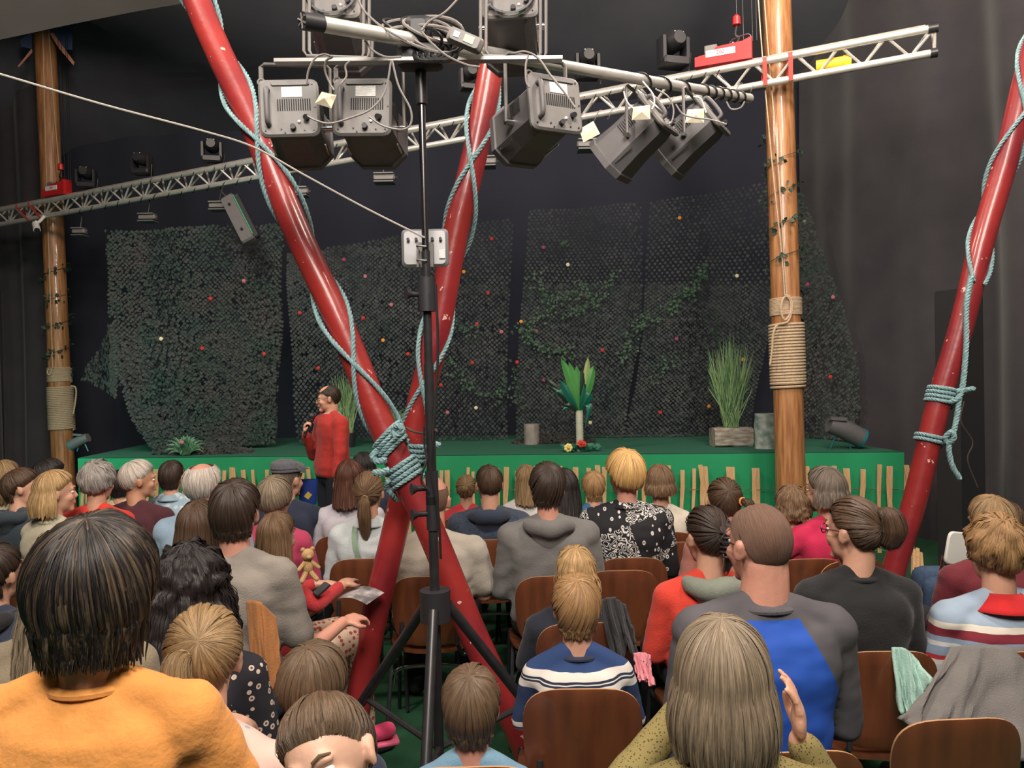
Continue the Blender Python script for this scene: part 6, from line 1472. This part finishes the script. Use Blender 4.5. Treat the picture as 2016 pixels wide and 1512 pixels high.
# green strap on denim jacket
q = kid('A18'); T = q['T']; sz_ = q['shz']
pts = bez([T((-.055, -.02, sz_ + .035)), T((-.06, -.095, sz_ + .005)), T((-.045, -.150, sz_ - .08)), T((-.01, -.148, sz_ - .18)), T((.05, -.146, sz_ - .28)), T((.13, -.13, sz_ - .36))], 6)
b = MB(); vs = []
for p in pts: vs += [p + V((-.014, -.004, 0)), p + V((.014, -.004, .004))]
b.add(vs, [(2 * i, 2 * i + 1, 2 * i + 3, 2 * i + 2) for i in range(len(pts) - 1)]); o = b.build('shoulder_strap', clothmat('strap_green', (.20, .28, .21)), q['root']); o['label'] = 'sage green shoulder strap'
# claw clip
q = kid('A29'); H = q['H']; b = MB()
for s in (-1, 1):
    for k in range(6): b.tube(bez([H((.028 + s * .004, -.150, .025 - .018 * k)), H((.028 + s * .028, -.145, .022 - .018 * k)), H((.028 + s * .036, -.115, .02 - .018 * k))], 4), .0045, 6)
b.tube([H((.028, -.150, .035)), H((.028, -.152, -.075))], .008, 8); b.build('claw_clip', m_blackm, q['root'])['label'] = 'large black claw clip'
# microphone in the presenter's hand
q = kid('A15'); R0 = Rz(q['yaw']); wr = q['loc'] + R0 @ V(q['A']['R'][2]); gd = (R0 @ V((-.25, .1, 1))).normalized(); hc = wr + gd * .07 + (R0 @ V((-.6, -.9, 0))).normalized() * .03
md = (R0 @ V((-.15, -.35, 1))).normalized()
o = thing('microphone', 'black handheld microphone in the hand of the presenter in the red sweater', 'microphone', hc)
MB().tube([-md * .10, md * .06], [.014, .017], 14).build('handle', m_blackm, o); MB().ell(md * .09, .032, nu=16, nv=10).build('grille', sm('mic_grille', (.05, .05, .055), rough=.5, metal=.5), o); MB().tube([md * .055, md * .068], .020, 14).build('ring', m_chrome, o)
# small white mark on the sweater chest
cp = q['loc'] + R0 @ V((-.085, .141, q['shz'] - .075))
# teddy bear
mt = clothmat('teddy', (.45, .28, .12), bscale=220)
tp_ = at(606, 1092, 3.12)
o = thing('teddy_bear', 'small golden teddy bear held against the red cardigan', 'toy', tp_, .5); o.scale = (.75,) * 3
MB().ell((0, 0, .0), (.035, .032, .034), nu=14, nv=10).build('head', mt, o); MB().ell((0, .01, -.065), (.032, .028, .045), nu=14, nv=10).build('torso', mt, o)
for s in (-1, 1):
    MB().ell((s * .026, 0, .030), (.013, .008, .013), nu=8, nv=6).build('ear', mt, o); b = MB(); cap(b, (s * .02, 0, -.045), .013, (s * .055, -.01, -.075), .011, 8); b.build('arm', mt, o); b = MB(); cap(b, (s * .015, 0, -.1), .015, (s * .04, -.02, -.135), .014, 8); b.build('leg', mt, o)
MB().ell((0, -.030, -.008), (.015, .012, .012), nu=8, nv=6).build('muzzle', mt, o)
# magazine and phone on the lap
p = at(708, 1178, 3.35)
o = thing('magazine', 'open folded magazine lying on the lap of the person in the red cardigan', 'magazine', p, -.5)
MB().grid(lambda u, v: V((lerp(-.09, .09, u), lerp(-.06, .06, v), .018 * math.sin(u * PI) + .02 * v)), 12, 3).build('pages', sm('page', (.45, .42, .42), rough=.5, col2=(.10, .09, .10), scale=18), o)
o = MB().rbox((0, 0, 0), (.035, .012, .075), .006, Rx(-1.0) @ Ry(.6)).build('phone', m_blackm); o.location = at(633, 1160, 3.2); tag(o, 'black phone in the hand of the person in the grey tee', 'phone')
# blue bag between flat cap and presenter
o = thing('blue_bucket', 'blue paper bag with a yellow mark held beside the presenter', 'bag', at(606, 965, 4.95))
b = MB(); b.grid(lambda u, v: V(((.055 + .012 * v) * math.cos(u * 2 * PI), .03 * math.sin(u * 2 * PI), lerp(-.09, .07, v))), 20, 4, closeu=True); b.build('bag_body', sm('bag_blue', (.008, .035, .22), rough=.5), o)
MB().box((.01, -.034, -.03), (.035, .003, .04), Ry(.7)).build('yellow_mark', sm('mark_yellow', (.6, .45, .08)), o, smooth=False)
# drape-like coats: grid sheets laid over chair backs
def coat(label, pts_top, pts_bot, m, seed, amp=.02, cat='coat', nm='coat', nu=34, nv=26, wav=.25):
    """sheet from the top edge over a rail and down; points are (px,py,Y)"""
    A_ = bez([at(*p) for p in pts_top], 6); B_ = bez([at(*p) for p in pts_bot], 6)
    def s_(E, u): f = u * (len(E) - 1); i = min(int(f), len(E) - 2); return E[i].lerp(E[i + 1], f - i)
    def f(u, v):
        p = s_(A_, u).lerp(s_(B_, u), v); w_ = noise.noise(V((u * 5, v * 1.2, seed))) + .5 * noise.noise(V((u * 12, v * 3, seed))); p = p + V((0, -amp * (1.6 * w_ + wav * math.sin(u * 13 + seed + v + 2 * w_)) * (.3 + v) , .0)); return p
    b = MB().grid(f, nu, nv); o = b.build(nm, m); s = o.modifiers.new('s', 'SOLIDIFY'); s.thickness = .012; s.offset = 1
    # folded part over the front of the rail
    return tag(o, label, cat)
fl_ = clothmat('fleece', (.15, .14, .135), bscale=260, bump=.5)
coat('grey fleece coat hung over the chair of the striped knit sweater', [(1872, 1272, 2.52), (1940, 1270, 2.50), (2060, 1276, 2.50)], [(1776, 1420, 2.30), (1880, 1470, 2.28), (2060, 1500, 2.28)], fl_, 3, .035)
coat('brown suede jacket hung over the chair of the grey tee', [(484, 1182, 2.66), (512, 1186, 2.63), (545, 1215, 2.66)], [(496, 1360, 2.56), (525, 1366, 2.54), (556, 1345, 2.56)], clothmat('suede', (.30, .12, .035)), 5, .010, nm='jacket')
coat('mint green cloth hanging beside the chair of the black top', [(1762, 1275, 2.50), (1785, 1278, 2.50), (1808, 1300, 2.50)], [(1780, 1405, 2.42), (1800, 1400, 2.42), (1826, 1330, 2.42)], clothmat('mint', (.30, .48, .42)), 8, .03, cat='cloth', nm='cloth')
coat('black and grey backpack jacket hanging behind the small navy coat', [(1185, 1182, 2.85), (1205, 1176, 2.85), (1230, 1190, 2.85)], [(1210, 1300, 2.8), (1235, 1290, 2.8), (1252, 1270, 2.8)], clothmat('grey_dark', (.03, .03, .034)), 9, .03, nm='jacket')
coat('pink flowered cloth bag hanging beside the small navy coat', [(1248, 1286, 2.75), (1265, 1284, 2.75), (1282, 1290, 2.75)], [(1256, 1330, 2.7), (1270, 1342, 2.7), (1284, 1345, 2.7)], dotmat('pink_bag', (.60, .22, .26), (.2, .05, .1), 60, .2), 10, .02, cat='bag', nm='cloth_bag')
# empty chairs
for lab, px, Y, rz in (('empty brown plywood chair at the bottom right corner, nearest the viewer', 1880, 2.02, .05), ('brown plywood chair between bandana shirt and vermilion top, empty', 1225, 3.62, 0.), ('empty brown plywood chair right of the bandana print shirt', 1345, 4.2, .0)):
    p = at(px, 1200, Y); chair(lab, p.x, p.y + .22, rz)
# white plastic seat back and jeans of a person at the right
o = thing('white_chair_back', 'white plastic chair back standing at the right behind the maroon top', 'chair', at(1888, 1080, 3.9), R=Ry(.18))
MB().rbox((0, 0, 0), (.17, .018, .17), .03, Rz(.3)).build('backrest', m_white, o)
fz = -at(1888, 1080, 3.9).z
for s in (-1, 1): MB().tube([V((s * .06, .02, -.05)), V((s * .07 - fz * math.sin(0) , .03, fz + .01))], .009, 8).build('leg', m_chrome, o)
o = thing('sneaker', 'dark sneaker with pale sole on the floor right of the fence', 'shoe', V((at(1835, 1195, 3.9).x, 3.88, 0)), .9)
b = MB(); cap(b, (0, -.05, .06), .042, (0, .13, .045), .032, 12); me = remesh(b, .01, 3); me.materials.append(m_shoe); q2 = bpy.data.objects.new('upper', me); C.objects.link(q2); q2.parent = o
MB().rbox((0, .03, .012), (.09, .27, .022), .008).build('sole', m_white, o)
# blue crate / cloth behind the loose pickets
o = MB().box((0, 0, .17), (.16, .12, .34)).build('blue_crate', sm('crate_blue', (.01, .03, .30), rough=.5), smooth=False); o.location = (at(1832, 1150, 5.3).x, 5.3, 0); tag(o, 'bright blue box on the floor behind the fence end', 'box')
# pink shoe near the stand foot
o = thing('pink_sneaker', 'pink sneaker of the person in the red cardigan, by the tripod', 'shoe', V((at(742, 1330, 3.05).x, 3.05, .28)), 1.9)
b = MB(); cap(b, (0, -.04, .05), .034, (0, .09, .04), .027, 12); me = remesh(b, .009, 3); me.materials.append(clothmat('pinkshoe', (.55, .04, .12))); q2 = bpy.data.objects.new('upper', me); C.objects.link(q2); q2.parent = o
MB().rbox((0, .02, .006), (.075, .2, .016), .006).build('sole', clothmat('pinksole', (.6, .1, .2)), o)
